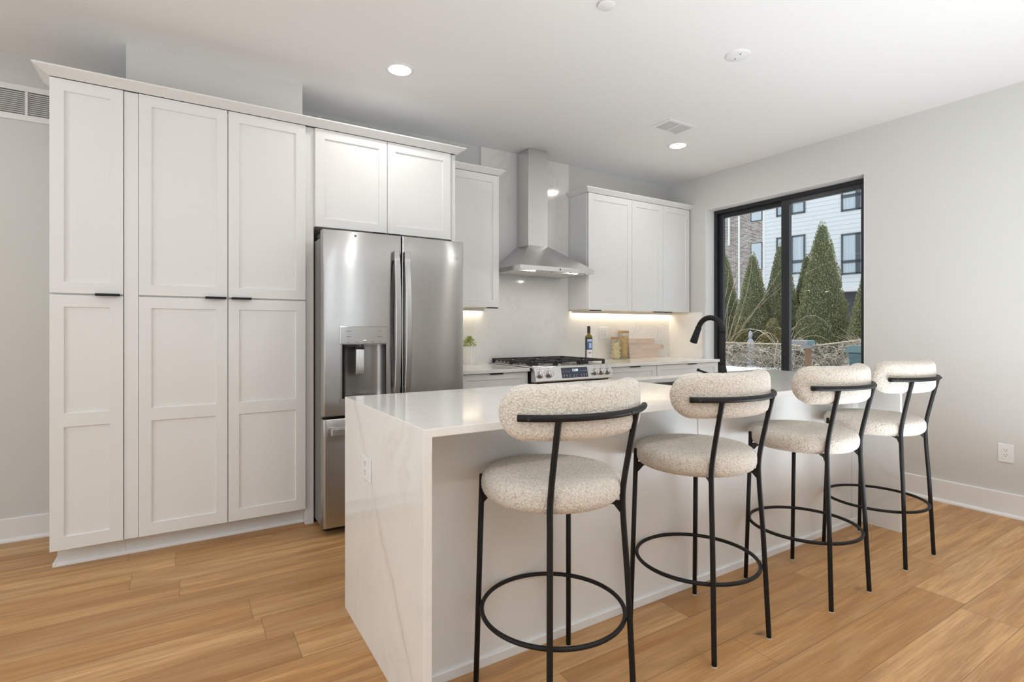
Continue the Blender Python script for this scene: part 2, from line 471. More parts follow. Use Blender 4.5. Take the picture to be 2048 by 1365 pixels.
# sliding window: frame, fixed sash (far), sliding sash (near)
win = struct('window_1', MB().box(XR + .13, XR + .21, WY1 - .035, WY1 - .002, 0, WT - .005, .002).box(XR + .13, XR + .21, WY0 + .002, WY0 + .035, 0, WT - .005, .002)
             .box(XR + .13, XR + .21, WY0 + .0352, WY1 - .0352, WT - .04, WT - .005, .002).box(XR + .13, XR + .21, WY0 + .0352, WY1 - .0352, 0, .04, .002), M['blackframe'])
def sash(y0, y1, x, nm, st0, st1):
    m = MB()
    m.box(x, x + .035, y0, y0 + st0, .0402, WT - .0402, .002); m.box(x, x + .035, y1 - st1, y1, .0402, WT - .0402, .002)
    m.box(x, x + .035, y0 + st0 + .0002, y1 - st1 - .0002, WT - .085, WT - .04, .002); m.box(x, x + .035, y0 + st0 + .0002, y1 - st1 - .0002, .04, .10, .002)
    sa = part('window_sash', m, M['blackframe'], win)
    part('window_pane', MB().box(x + .014, x + .018, y0 + st0 - .005, y1 - st1 + .005, .09, WT - .08), M['glass'], sa)
    return sa
sash(2.735, 3.482, XR + .165, 'far', .05, .05)
sash(2.074, 2.795, XR + .132, 'near', .05, .075)
# added unseen window behind the camera, lets extra sky light in
w2 = MB()
for a, b_ in ((-1.4, -1.33), (2.53, 2.6), (.56, .64)): w2.box(a, b_, YF - .1, YF - .04, .5, 2.35, .002)
w2.box(-1.4, 2.6, YF - .1, YF - .04, .5, .57, .002); w2.box(-1.4, 2.6, YF - .1, YF - .04, 2.28, 2.35, .002)
win2 = struct('window_fill_front', w2, M['blackframe'])
part('window_pane', MB().box(-1.33, .56, YF - .072, YF - .068, .57, 2.28), M['glass'], win2)
part('window_pane', MB().box(.64, 2.53, YF - .072, YF - .068, .57, 2.28), M['glass'], win2)

w3 = MB()  # added unseen side window, opening for the fill lamp outside it
for a, b_ in ((-.6, -.54), (2.54, 2.6), (.96, 1.04)): w3.box(XL - .09, XL - .03, a, b_, .4, 2.3, .002)
for a, b_ in ((-.54, .96), (1.04, 2.54)):
    w3.box(XL - .09, XL - .03, a, b_, .4, .46, .002); w3.box(XL - .09, XL - .03, a, b_, 2.24, 2.3, .002)
win3 = struct('window_fill_left', w3, M['blackframe'])
for a, b_ in ((-.54, .96), (1.04, 2.54)): part('window_pane', MB().box(XL - .062, XL - .058, a, b_, .46, 2.24), M['glass'], win3)
def shoe(m, x0, x1, y, zt=.02, d=.018, ax='x'):
    pass
def baseboard(name, poly, a0, a1, axis):
    struct(name, MB().prism(poly, a0, a1, axis), M['trim'])
def bb_profile(w, sgn, zt):   # (coordinate, z): board with a small quarter-round shoe at its foot
    p = [(0, 0), (.032, 0), (.031, .008), (.027, .015), (.021, .019), (.016, .0205), (.016, zt - .004), (.012, zt), (0, zt)]
    return [(w + sgn * a, z) for a, z in p]
baseboard('baseboard_alcove', bb_profile(YA, -1, .132), XL, -.56, 'x')
baseboard('baseboard_right', bb_profile(XR, -1, .152), YF, WY0 - .01, 'y')
baseboard('baseboard_left', bb_profile(XL, 1, .152), YF, YA, 'y')
baseboard('baseboard_front', bb_profile(YF, 1, .152), XL, XR, 'x')

# ------------------------------------------------------------------ ceiling fixtures
def downlight(x, y, label, first=None):
    if first is None:
        t = thing('recessed_light', label, 'ceiling light', (x, y, H), 'recessed ceiling lights')
        m = MB(); m.lathe([(.0615, .02), (.0615, -.002), (.066, -.0055), (.080, -.0045), (.0845, -.001), (.085, 0)], (x, y, H), 48)
        part('trim_ring', m, M['plastic'], t, 'all')
        part('lens', MB().lathe([(0, -.0015), (.0615, -.0015)], (x, y, H), 48), M['lens'], t)
        return t
    c = copy_tree(first); c.location = (x, y, H); c['label'] = label
    return c
dl = downlight(1.107, 3.064, 'lit round recessed light in ceiling above the refrigerator')
downlight(3.581, 3.071, 'lit round recessed light in ceiling beside the small square vent', dl)
for x, y, lb in ((-1.37, 3.064, 'recessed light in ceiling near the return air grille'), (-.37, .3, 'recessed light in ceiling over open floor beside the island'), (1.43, .3, 'recessed light in ceiling over floor behind the stools'),
                 (3.23, .3, 'recessed light in ceiling over floor by the window wall'), (-.37, -2.2, 'recessed light in ceiling at far end of room by side wall'), (1.43, -2.2, 'recessed light in ceiling at far end of room, middle of its row'),
                 (3.23, -2.2, 'recessed light in ceiling at far end of room by window wall')):
    downlight(x, y, lb, dl)
t = thing('ceiling_cover', 'white round blank cover plate with two screws on ceiling', 'cover plate', (2.694, 1.879, H))
part('plate', MB().lathe([(0, -.009), (.060, -.008), (.067, -.005), (.068, 0)], (2.694, 1.879, H), 48), M['plastic'], t, 'all')
for dx, dy in ((.012, .026), (-.012, -.026)):
    part('screw', MB().cyl((2.694 + dx, 1.879 + dy, H - .0105), (2.694 + dx, 1.879 + dy, H - .008), .0042, seg=12), M['greymark'], t)
solid('sprinkler_cover', MB().lathe([(0, -.012), (.038, -.0115), (.042, -.009), (.042, -.006), (.036, -.005), (.036, 0)], (1.733, 1.921, H), 40), M['plastic'], 'small white sprinkler cap on ceiling at the top edge', 'sprinkler', (1.733, 1.921, H), 'all')
# supply vent
vx0, vx1, vy0, vy1 = 3.068, 3.371, 2.707, 2.908
t = thing('ceiling_vent', 'white rectangular supply vent with two louvre banks on ceiling', 'vent', (3.22, 2.81, H))
m = MB()
for a in ((vx0, vx1, vy0, vy0 + .028), (vx0, vx1, vy1 - .028, vy1), (vx0, vx0 + .028, vy0 + .028, vy1 - .028), (vx1 - .028, vx1, vy0 + .028, vy1 - .028), ((vx0 + vx1) / 2 - .006, (vx0 + vx1) / 2 + .006, vy0 + .028, vy1 - .028)):
    m.box(a[0], a[1], a[2], a[3], H - .008, H, .0012)
part('frame', m, M['plastic'], t)
part('duct', MB().box(vx0 + .02, vx1 - .02, vy0 + .02, vy1 - .02, H - .0015, H), M['vent_dark'], t)
m = MB()
for bx0, bx1 in ((vx0 + .03, (vx0 + vx1) / 2 - .007), ((vx0 + vx1) / 2 + .007, vx1 - .03)):
    n = 9
    for i in range(n):
        xx = bx0 + (bx1 - bx0) * (i + .5) / n
        m.obox((xx, (vy0 + vy1) / 2, H - .006), (.0055, vy1 - vy0 - .058, .001), Matrix.Rotation(1.0, 3, 'Y'))
part('louvres', m, M['plastic'], t)
part('lever', MB().box(vx1 - .05, vx1 - .046, vy1 - .04, vy1 - .030, H - .022, H - .006), M['plastic'], t)
# return air grille on the alcove wall
gx0, gx1, gz0, gz1 = -1.16, -.36, 2.408, 2.610
t = thing('return_air_grille', 'white slatted return air grille high on wall beside tall cabinet', 'vent', (-.76, YA, gz0))
m = MB(); gy = YA - .010
for a in ((gx0, gx1, gz0, gz0 + .034), (gx0, gx1, gz1 - .034, gz1), (gx0, gx0 + .034, gz0 + .03, gz1 - .03), (gx1 - .034, gx1, gz0 + .03, gz1 - .03), (-.779, -.766, gz0 + .03, gz1 - .03)):
    m.box(a[0], a[1], gy, YA, a[2], a[3], .0012)
part('frame', m, M['trim'], t)
part('duct', MB().box(gx0 + .02, gx1 - .02, YA - .0015, YA, gz0 + .02, gz1 - .02), M['vent_dark'], t)
m = MB(); n = 11
for i in range(n):
    zz = gz0 + .038 + (gz1 - gz0 - .076) * (i + .5) / n
    for a, b_ in ((gx0 + .035, -.78), (-.765, gx1 - .035)):
        m.obox(((a + b_) / 2, YA - .0055, zz), (b_ - a, .009, .0012), Matrix.Rotation(-.45, 3, 'X'))
part('louvres', m, M['trim'], t)

# ------------------------------------------------------------------ cabinets
def door_mesh(x0, x1, z0, z1, yf, fr=.055, top=.058, bot=.056, rails=(), th=.02, rec=.0085):
    """shaker door facing -y: frame with recessed flat panels"""
    b = bmesh.new()
    xs = [x0, x0 + fr, x1 - fr, x1]
    zs = [z0, z0 + bot]
    for r0, r1 in rails: zs += [r0, r1]
    zs += [z1 - top, z1]
    V = {}
    def v(x, y, z):
        k = (round(x, 5), round(y, 5), round(z, 5))
        if k not in V: V[k] = b.verts.new((x, y, z))
        return V[k]
    for i in range(3):
        for j in range(len(zs) - 1):
            a, c, e, d = xs[i], xs[i + 1], zs[j], zs[j + 1]
            if i == 1 and j % 2 == 1:
                s = .0015; s2 = .0025
                o = [v(a, yf, e), v(c, yf, e), v(c, yf, d), v(a, yf, d)]
                w = [v(a + s2, yf + rec, e + s2), v(c - s2, yf + rec, e + s2), v(c - s2, yf + rec, d - s2), v(a + s2, yf + rec, d - s2)]
                for k in range(4): b.faces.new((o[k], o[(k + 1) % 4], w[(k + 1) % 4], w[k]))
                b.faces.new(w)
            else:
                b.faces.new((v(a, yf, e), v(c, yf, e), v(c, yf, d), v(a, yf, d)))
    # sides and back with all the outline points
    out = [(x, zs[0]) for x in xs] + [(xs[-1], z) for z in zs[1:]] + [(x, zs[-1]) for x in xs[-2::-1]] + [(xs[0], z) for z in zs[-2:0:-1]]
    ring = [v(x, yf, z) for x, z in out]; back = [b.verts.new((x, yf + th, z)) for x, z in out]
    n = len(out)
    edge = []
    for k in range(n): b.faces.new((ring[k], back[k], back[(k + 1) % n], ring[(k + 1) % n]))
    b.faces.new(back)
    bmesh.ops.recalc_face_normals(b, faces=list(b.faces))
    es = [e for e in b.edges if e.verts[0] in ring and e.verts[1] in ring and all(abs(f.normal.y) < .5 or abs(f.normal.y) > .9 for f in e.link_faces) and any(abs(f.normal.y) < .5 for f in e.link_faces)]
    m = MB(); m._tmp(b, .0012, 1, es)
    return m

def edge_pull(x0, x1, z, yf, up=False):
    m = MB(); d = .030
    m.box(x0, x1, yf - d, yf + .004, z - .0022, z + .0022, .0008)
    m.box(x0, x1, yf - d, yf - d + .004, z - .0065, z + .0065, .0012)
    return m
def tab_pull(x0, x1, z, yf):
    return MB().box(x0, x1, yf - .012, yf + .015, z - .004, z, .001).box(x0, x1, yf - .012, yf - .009, z - .009, z, .0008)

YP = 3.411; YBX = 3.432          # door faces and box faces of the tall run
ZT, ZM1, ZM0, ZB = 2.457, 1.388, 1.3795, .104
# narrow tall cabinet
t = thing('tall_cabinet', 'narrow single-door white tall pantry cabinet at end of run beside the alcove', 'cabinet', (-.418, 3.72, 0))
part('body', MB().box(-.566, -.2705, YBX, YB + .055, ZB, 2.46, .001).box(-.55, -.2687, 3.507, YB, 0, ZB), M['cabinet'], t)
d = part('door', door_mesh(-.5655, -.271, ZM1, ZT, YP), M['cabinet'], t)
part('door', door_mesh(-.5655, -.271, ZB, ZM0, YP, top=.060, bot=.066, rails=((.718, .785),)), M['cabinet'], t)
part('pull', edge_pull(-.385, -.283, (ZM0 + ZM1) / 2, YP), M['black'], d, label='black edge pull')
# wide tall cabinet
t = thing('tall_cabinet', 'wide double-door white tall pantry cabinet beside the refrigerator', 'cabinet', (.18, 3.72, 0))
part('body', MB().box(-.2685, .633, YBX, YB - .03, ZB, 2.448, .001).box(-.268, .633, 3.507, YB - .03, 0, ZB), M['cabinet'], t)
part('filler_strip', MB().box(-.2685, -.2065, YP + .006, YBX, ZB, ZT, .001), M['cabinet'], t)
for x0, x1, pl in ((-.2045, .2095, (.099, .202)), (.2135, .632, (.229, .331))):
    d = part('door', door_mesh(x0, x1, ZM1, ZT, YP), M['cabinet'], t)
    part('door', door_mesh(x0, x1, ZB, ZM0, YP, top=.060, bot=.066, rails=((.718, .785),)), M['cabinet'], t)
    part('pull', edge_pull(pl[0], pl[1], (ZM0 + ZM1) / 2, YP), M['black'], d, label='black edge pull')
# toe kick shoe moulding
prof = [(3.507, 0), (3.489, 0), (3.490, .010), (3.494, .016), (3.501, .019), (3.507, .0195)]
m = MB().prism(prof, -.567, .633, 'x'); m.box(-.567, -.5505, 3.489, 3.95, 0, .019, .004)
solid('shoe_moulding', m, M['trim'], 'white shoe moulding along foot of the tall pantry cabinets', 'moulding', (.03, 3.5, 0))
# refrigerator surround
t = thing('refrigerator_cabinet', 'white two-door cabinet above refrigerator with tall end panels', 'cabinet', (1.14, 3.7, 0))
part('body', MB().box(.684, 1.625, YBX, YB - .02, 1.846, 2.46, .001), M['cabinet'], t)
part('end_panel', MB().box(.6345, .683, YBX, YB - .02, 0, 2.46, .001), M['cabinet'], t)
part('end_panel', MB().box(1.626, 1.655, YBX, YB - .02, 0, 2.46, .001), M['cabinet'], t)
for x0, x1, tb in ((.6885, 1.145, (1.055, 1.14)), (1.149, 1.607, (1.153, 1.235))):
    d = part('door', door_mesh(x0, x1, 1.846, ZT, YP), M['cabinet'], t)
    part('pull', tab_pull(tb[0], tb[1], 1.846, YP + .006), M['black'], d, label='black tab pull')

def crown(x0, x1, yf, yb, zb, zt, o, left=True, right=True):
    prof = [(0, zb), (.003, zb), (o, zt - .007), (o, zt), (0, zt)]
    b = bmesh.new(); rows = []
    for a, z in prof:
        L = x0 - (a if left else 0); R = x1 + (a if right else 0); F = yf - a
        rows.append([b.verts.new(p) for p in ((L, yb, z), (L, F, z), (R, F, z), (R, yb, z))])
    n = len(rows)
    for i in range(n):
        A, B = rows[i], rows[(i + 1) % n]
        for k in range(3): b.faces.new((A[k], A[k + 1], B[k + 1], B[k]))
    b.faces.new([r[0] for r in rows]); b.faces.new([r[3] for r in rows][::-1])
    bmesh.ops.recalc_face_normals(b, faces=list(b.faces))
    m = MB(); m._tmp(b); m.box(x0, x1, yf, yb, zt - .012, zt)
    return m
solid('crown_moulding', crown(-.566, 1.65, 3.412, 3.62, 2.4605, 2.5, .045 + .012), M['cabinet'], 'long white crown moulding on top of tall cabinets and refrigerator cabinet', 'moulding', (.5, 3.5, 2.4605))

YW = 3.70; YS = 3.98
# wall cabinet beside the hood (fridge side)
t = thing('wall_cabinet', 'white single wall cabinet between refrigerator cabinet and range hood', 'cabinet', (1.92, 3.85, 1.386))
part('body', MB().box(1.657, 2.179, YW + .021, YS - .001, 1.392, 2.46, .001), M['cabinet'], t)
d = part('door', door_mesh(1.66, 2.178, 1.386, ZT, YW), M['cabinet'], t)
part('pull', tab_pull(2.066, 2.166, 1.386, YW + .006), M['black'], d, label='black tab pull')
part('underside', MB().box(1.66, 2.176, YW + .024, YS - .002, 1.387, 1.3915), M['cabwood'], t, label='light wood underside')
solid('crown_moulding', crown(1.657, 2.179, YW + .002, YS - .001, 2.4605, 2.503, .04, left=False), M['cabinet'], 'short white crown moulding on cabinet between refrigerator and hood', 'moulding', (1.92, 3.8, 2.4605))
# wall cabinets on the window side
t = thing('wall_cabinet', 'white single-door wall cabinet next to the range hood chimney', 'cabinet', (3.39, 3.85, 1.386))
part('body', MB().box(3.1165, 3.668, YW + .021, YS - .001, 1.392, 2.46, .001), M['cabinet'], t)
d = part('door', door_mesh(3.124, 3.6655, 1.386, ZT, YW), M['cabinet'], t)
part('pull', tab_pull(3.14, 3.27, 1.386, YW + .006), M['black'], d, label='black tab pull')
part('underside', MB().box(3.12, 3.666, YW + .024, YS - .002, 1.387, 1.3915), M['cabwood'], t, label='light wood underside')
t = thing('wall_cabinet', 'white double-door wall cabinet in the corner beside the window', 'cabinet', (4.09, 3.85, 1.386))
part('body', MB().box(3.6685, XR - .021, YW + .021, YS - .001, 1.392, 2.46, .001), M['cabinet'], t)
d = part('door', door_mesh(3.669, 4.0935, 1.386, ZT, YW), M['cabinet'], t)
part('pull', tab_pull(3.96, 4.088, 1.386, YW + .006), M['black'], d, label='black tab pull')
d = part('door', door_mesh(4.0965, 4.492, 1.386, ZT, YW), M['cabinet'], t)
part('pull', tab_pull(4.1, 4.225, 1.386, YW + .006), M['black'], d, label='black tab pull')
part('underside', MB().box(3.67, XR - .023, YW + .024, YS - .002, 1.387, 1.3915), M['cabwood'], t, label='light wood underside')
solid('crown_moulding', crown(3.1165, XR - .002, YW + .002, YS - .001, 2.4605, 2.503, .04, right=False), M['cabinet'], 'white crown moulding on the wall cabinets beside the window', 'moulding', (3.8, 3.8, 2.4605))
# under-cabinet strips
def strip(x0, x1, label):
    t = thing('strip_light', label, 'strip light', ((x0 + x1) / 2, 3.93, 1.387), 'under-cabinet strip lights')
    ch = MB().box(x0, x1, 3.944, 3.968, 1.379, 1.387)
    ch.box(x0, x1, 3.940, 3.944, 1.364, 1.387); ch.box(x0 - .004, x0, 3.940, 3.968, 1.364, 1.387); ch.box(x1, x1 + .004, 3.940, 3.968, 1.364, 1.387)
    part('channel', ch, M['plastic'], t)
    part('diffuser', MB().box(x0 + .004, x1 - .004, 3.948, 3.965, 1.3775, 1.379), M['strip'], t)
strip(1.68, 2.165, 'warm lit strip under the cabinet beside the refrigerator')
strip(3.14, 4.48, 'warm lit strip under the wall cabinets above jars and bottle')

# splash-backs
m = MB().box(1.656, XR - .0005, YS, YB - .0005, .914, 1.3855)
m.box(2.162, 3.116, YS, YB - .0005, 1.3855, H - .001)
solid('backsplash', m, M['splash'], 'white veined quartz backsplash on wall behind range and counters', 'backsplash', (3, 3.99, .914))
solid('backsplash', MB().box(XR - .020, XR - .0005, 3.545, YS - .0005, .914, 1.3855), M['splash'], 'white quartz side splash on the window wall above counter end', 'backsplash', (XR - .01, 3.76, .914))

# base cabinets and worktops
YD = 3.355
def base_cab(x0, x1, label, tabs, doors):
    t = thing('base_cabinet', label, 'cabinet', ((x0 + x1) / 2, 3.67, 0))
    part('body', MB().box(x0, x1, YD + .021, YS - .002, .104, .888).box(x0, x1, YD + .09, YS - .002, 0, .104), M['cabinet'], t)
    d = part('drawer', door_mesh(x0 + .003, x1 - .003, .690, .883, YD, fr=.052, top=.045, bot=.045), M['cabinet'], t)
    part('pull', MB().box(tabs[0], tabs[1], YD - .014, YD + .01, .883, .8865, .001).box(tabs[0], tabs[1], YD - .014, YD - .011, .876, .8865, .0008), M['black'], d, label='black tab pull')
    n = doors
    for i in range(n):
        a = x0 + (x1 - x0) * i / n + .003; b_ = x0 + (x1 - x0) * (i + 1) / n - .003
        part('door', door_mesh(a, b_, .106, .684, YD), M['cabinet'], t)
base_cab(1.657, 2.233, 'white base cabinet between the refrigerator and the range', (1.893, 2.004), 1)
base_cab(3.03, 3.6345, 'white base cabinet next to the range on the window side', (3.29, 3.415), 1)
base_cab(3.6355, 4.499, 'wide white base cabinet in the corner by the window', (4.04, 4.165), 2)
solid('worktop', MB().box(1.656, 2.2335, 3.328, YS, .888, .9135, .0012), M['splash'], 'short white quartz counter between refrigerator and range', 'worktop', (1.95, 3.65, .888))
solid('worktop', MB().box(3.028, 4.503, 3.328, YS, .888, .9135, .0012), M['splash'], 'long white quartz counter between range and window', 'worktop', (3.77, 3.65, .888))

# ------------------------------------------------------------------ refrigerator
FX0, FX1, FM = .679, 1.580, 1.146
t = thing('refrigerator', 'stainless french-door refrigerator with ice and water dispenser', 'refrigerator', (1.13, 3.5, 0))
part('case', MB().box(.690, 1.568, 3.235, 3.94, .03, 1.755, .003), M['greyside'], t, label='dark grey case')
def bow(x): return 3.152 - .012 * (1 - ((x - 1.13) / .45) ** 2)
def fdoor(x0, x1, z0, z1, hole=None, nx=26):
    b = bmesh.new(); r = .007
    xs = [x0 + (x1 - x0) * i / nx for i in range(nx + 1)]
    if hole:
        for hx in hole[:2]:
            k = min(range(1, nx), key=lambda i: abs(xs[i] - hx)); xs[k] = hx
    zs = [z0 + (z1 - z0) * i / 6 for i in range(7)]
    if hole: zs = [z0, hole[2], (hole[2] + hole[3]) / 2, hole[3], z1 - .25, z1]
    g = [[b.verts.new((x, bow(x), z)) for x in xs] for z in zs]
    for j in range(len(zs) - 1):
        for i in range(nx):
            if hole and hole[0] - 1e-4 <= xs[i] and xs[i + 1] <= hole[1] + 1e-4 and hole[2] - 1e-4 <= zs[j] and zs[j + 1] <= hole[3] + 1e-4: continue
            b.faces.new((g[j][i], g[j][i + 1], g[j + 1][i + 1], g[j + 1][i]))
    loop = g[0] + [g[j][-1] for j in range(1, len(zs))] + g[-1][-2::-1] + [g[j][0] for j in range(len(zs) - 2, 0, -1)]
    back = [b.verts.new((v.co.x, 3.225, v.co.z)) for v in loop]; n = len(loop)
    for k in range(n): b.faces.new((loop[k], back[k], back[(k + 1) % n], loop[(k + 1) % n]))
    b.faces.new(back)
    bmesh.ops.recalc_face_normals(b, faces=list(b.faces))
    ls = set(loop)
    es = [e for e in b.edges if e.verts[0] in ls and e.verts[1] in ls and len(e.link_faces) == 2 and abs(e.link_faces[0].normal.dot(e.link_faces[1].normal)) < .5]
    m = MB(); m._tmp(b, .005, 2, es); return m
HX0, HX1, HZ0, HZ1 = .783, 1.047, .800, 1.118
ld = part('door', fdoor(FX0, FM - .003, .700, 1.788, (HX0, HX1, HZ0, HZ1)), M['steel'], t, True)
rd = part('door', fdoor(FM + .003, FX1, .700, 1.788), M['steel'], t, True)
fd = part('freezer_drawer', fdoor(FX0, FX1, .050, .684, nx=40), M['steel'], t, True)
def curved_handle(x0, x1, z0, z1):
    b = MB(); n = 18; prof = []
    for i in range(n + 1):
        s = i / n; z = z0 + (z1 - z0) * s; y = 3.106 - .034 * math.sin(PI * s) ** .8
        prof.append((y, z))
    poly = prof + [(y + .016, z) for y, z in prof[::-1]]
    b.prism(poly, x0, x1, 'x', .002)
    return b
for d, x0, x1 in ((ld, 1.088, 1.122), (rd, 1.154, 1.190)):
    h = part('handle', curved_handle(x0, x1, .79, 1.690), M['steel'], t, True)
    for za, zb_ in ((1.63, 1.686), (.794, .85)): part('standoff', MB().box(x0 + .002, x1 - .002, 3.116, 3.15, za, zb_, .002), M['greyside'], h)
part('handle', MB().box(.711, 1.548, 3.082, 3.098, .597, .634, .003), M['steel'], fd, label='horizontal bar handle')
for xa, xb_ in ((.712, .745), (1.514, 1.547)): part('standoff', MB().box(xa, xb_, 3.096, 3.15, .600, .631, .002), M['greyside'], fd)
# dispenser
dp = part('dispenser', MB().box(.770, 1.056, 3.1365, 3.152, 1.121, 1.224, .002), M['steel'], t, label='dispenser control panel')
m = MB()
for x, z, w in ((.820, 1.196, .030), (.820, 1.164, .024), (1.008, 1.196, .016), (1.008, 1.164, .028), (.818, 1.131, .012), (.870, 1.131, .018), (.917, 1.131, .022), (.962, 1.131, .018), (1.010, 1.131, .012)):
    part('key_label', MB().box(x - w / 2, x + w / 2, 3.1360, 3.1367, z - .0012, z + .0012), M['greymark'], dp)
part('key_light', MB().box(.907, .925, 3.1360, 3.1367, 1.140, 1.143), M['display'], dp)
b = bmesh.new(); nn = 14; A = []; B = []
for i in range(nn + 1):
    s = i / nn; x = HX0 + (HX1 - HX0) * s; y = 3.150 + .075 * math.sin(PI * s) ** .45
    A.append(b.verts.new((x, y, HZ0))); B.append(b.verts.new((x, y, HZ1)))
for i in range(nn): b.faces.new((A[i], A[i + 1], B[i + 1], B[i]))
b.faces.new(A); b.faces.new(B[::-1])
bmesh.ops.recalc_face_normals(b, faces=list(b.faces)); 
part('dispenser_recess', MB().add(b), M['recess'], t, True)
part('rim', MB().box(HX0 - .004, HX0, 3.137, 3.16, HZ0, HZ1).box(HX1, HX1 + .004, 3.137, 3.16, HZ0, HZ1).box(HX0 - .012, HX1 + .012, 3.1372, 3.16, HZ0 - .018, HZ0), M['steel'], dp)
part('paddle', MB().box(.872, .922, 3.168, 3.176, .937, 1.088, .002), M['chrome'], dp)
part('nozzle', MB().cyl((.912, 3.17, 1.118), (.912, 3.17, 1.085), .006, seg=14).box(.872, .925, 3.176, 3.20, 1.086, 1.10), M['dark'], dp)
part('drip_tray', MB().box(.80, 1.03, 3.150, 3.20, .801, .807, .001), M['chrome'], dp)
# round badge with a script monogram
bx, bz, by = 1.524, 1.677, bow(1.524) - .0005
m = MB()
m.tube([(bx + .0125 * math.cos(a), by, bz + .0125 * math.sin(a)) for a in [2 * PI * i / 32 for i in range(32)]], .0007, 6, True)
for sx in (-1, 1):
    m.tube([(bx + sx * .004 + .0042 * math.cos(a) * (1 - a / 9), by, bz + .0045 * math.sin(a + sx * .8)) for a in [i * .35 for i in range(16)]], .0006, 6)
part('badge', m, M['greymark'], rd, label='small round monogram badge')
m = MB().cyl((.862, bow(.862) + .002, 1.762), (.862, bow(.862) - .001, 1.762), .0065, seg=20)
part('button', m, M['greymark'], ld)
for xa, xb_ in ((.69, .76), (1.50, 1.57)): part('hinge_cover', MB().box(xa, xb_, 3.235, 3.36, 1.757, 1.786, .004), M['dark'], t)
for x in (.73, 1.53): part('foot', MB().cyl((x, 3.28, 0), (x, 3.28, .032), .02, seg=16), M['dark'], t)
part('grille', MB().box(.70, 1.56, 3.24, 3.26, .012, .05), M['dark'], t)

# ------------------------------------------------------------------ range hood
t = thing('range_hood', 'stainless chimney range hood mounted above the gas range', 'range hood', (2.63, 3.74, 1.685))
HXa, HXb, HYf = 2.25, 3.01, 3.492
part('chimney', MB().box(2.530, 2.732, 3.792, YS - .001, 1.93, H - .002, .0015), M['hood'], t)
b = bmesh.new()
lo = [b.verts.new(p) for p in ((HXa, HYf, 1.722), (HXb, HYf, 1.722), (HXb, YS - .001, 1.722), (HXa, YS - .001, 1.722))]
hi = [b.verts.new(p) for p in ((2.526, 3.787, 1.938), (2.736, 3.787, 1.938), (2.736, YS - .001, 1.938), (2.526, YS - .001, 1.938))]
bt = [b.verts.new(p) for p in ((HXa, HYf, 1.686), (HXb, HYf, 1.686), (HXb, YS - .001, 1.686), (HXa, YS - .001, 1.686))]
bi = [b.verts.new(p) for p in ((HXa + .03, HYf + .03, 1.686), (HXb - .03, HYf + .03, 1.686), (HXb - .03, YS - .02, 1.686), (HXa + .03, YS - .02, 1.686))]
bu = [b.verts.new(p) for p in ((HXa + .03, HYf + .03, 1.694), (HXb - .03, HYf + .03, 1.694), (HXb - .03, YS - .02, 1.694), (HXa + .03, YS - .02, 1.694))]
for P_, Q_ in ((lo, hi), (bt, lo), (bi, bt), (bu, bi)):
    for i in range(4): b.faces.new((P_[i], P_[(i + 1) % 4], Q_[(i + 1) % 4], Q_[i]))
b.faces.new(hi); b.faces.new(bu[::-1])
bmesh.ops.recalc_face_normals(b, faces=list(b.faces))
part('canopy', MB().add(b), M['hood'], t)
for a, c in ((HXa + .035, 2.625), (2.635, HXb - .035)):
    part('filter', MB().box(a, c, HYf + .09, YS - .03, 1.686, 1.6935, .001), M['filter'], t)
for x in (2.41, 2.85):
    part('lamp', MB().cyl((x, HYf + .06, 1.6935), (x, HYf + .06, 1.6855), .022, seg=24), M['hoodlamp'], t)
for i in range(5):
    x = 2.645 + i * .024
    part('button', MB().cyl((x, HYf, 1.704), (x, HYf - .004, 1.704), .0062, seg=16), M['dark'] if i == 0 else M['chrome'], t)

# ------------------------------------------------------------------ gas range
t = thing('gas_range', 'stainless slide-in gas range with front knobs and black grates', 'range', (2.63, 3.62, 0))
RX0, RX1 = 2.246, 3.016
part('body', MB().box(RX0 + .002, RX1 - .002, 3.315, YS - .004, .03, .905, .002).box(RX0 + .03, RX1 - .03, 3.36, 3.9, 0, .03), M['dark'], t)
part('cooktop', MB().box(RX0 - .008, RX1 + .008, 3.335, YS - .004, .9145, .922, .002), M['range'], t)
cp = part('control_panel', MB().prism([(3.335, .9215), (3.300, .9215), (3.288, .915), (3.262, .812), (3.275, .804), (3.335, .804)], RX0, RX1, 'x', .0015), M['range'], t)
# point on the slanted face
def slant(x, s, out=0.0):
    y = 3.288 + (3.262 - 3.288) * s; z = .915 + (.812 - .915) * s
    nrm = Vector((0, -.103, .026)).normalized()
    return Vector((x, y, z)) + nrm * out
SN = Vector((0, -.103, .026)).normalized()
for x in (2.292, 2.375, 2.832, 2.900, 2.968):
    k = part('knob', MB().cyl(slant(x, .5), slant(x, .5, .012), .031, .029, 28).cyl(slant(x, .5, .012), slant(x, .5, .032), .026, .0235, 28, bevel=.002), M['knob'], t, True)
    b = MB(); c0 = slant(x, .5, .034)
    b.obox(c0, (.012, .010, .046), Matrix.Rotation(-math.atan2(.026, .103), 3, 'X'), .0015)
    part('grip', b, M['chrome'], k)
    part('mark', MB().obox(slant(x, .10, .0004), (.006, .0008, .006), Matrix.Rotation(-math.atan2(.026, .103), 3, 'X')), M['greymark'], k)
rotp = Matrix.Rotation(-math.atan2(.026, .103), 3, 'X')
ds = part('display', MB().obox(slant(2.625, .47, .0008), (.262, .0024, .082), rotp, .0006), M['dispglass'], t)
b = text_mesh('12:00', .028)
bmesh.ops.transform(b, matrix=Matrix.Translation(slant(2.628, .30, .0026)) @ (rotp @ Matrix.Rotation(PI / 2, 3, 'X')).to_4x4(), verts=list(b.verts))
part('clock_digits', MB().add(b), M['display'], ds)
for x in (2.513, 2.540, 2.567, 2.688, 2.712, 2.736): part('key_label', MB().obox(slant(x, .36, .0022), (.013, .0004, .0025), rotp), M['mark'], ds)
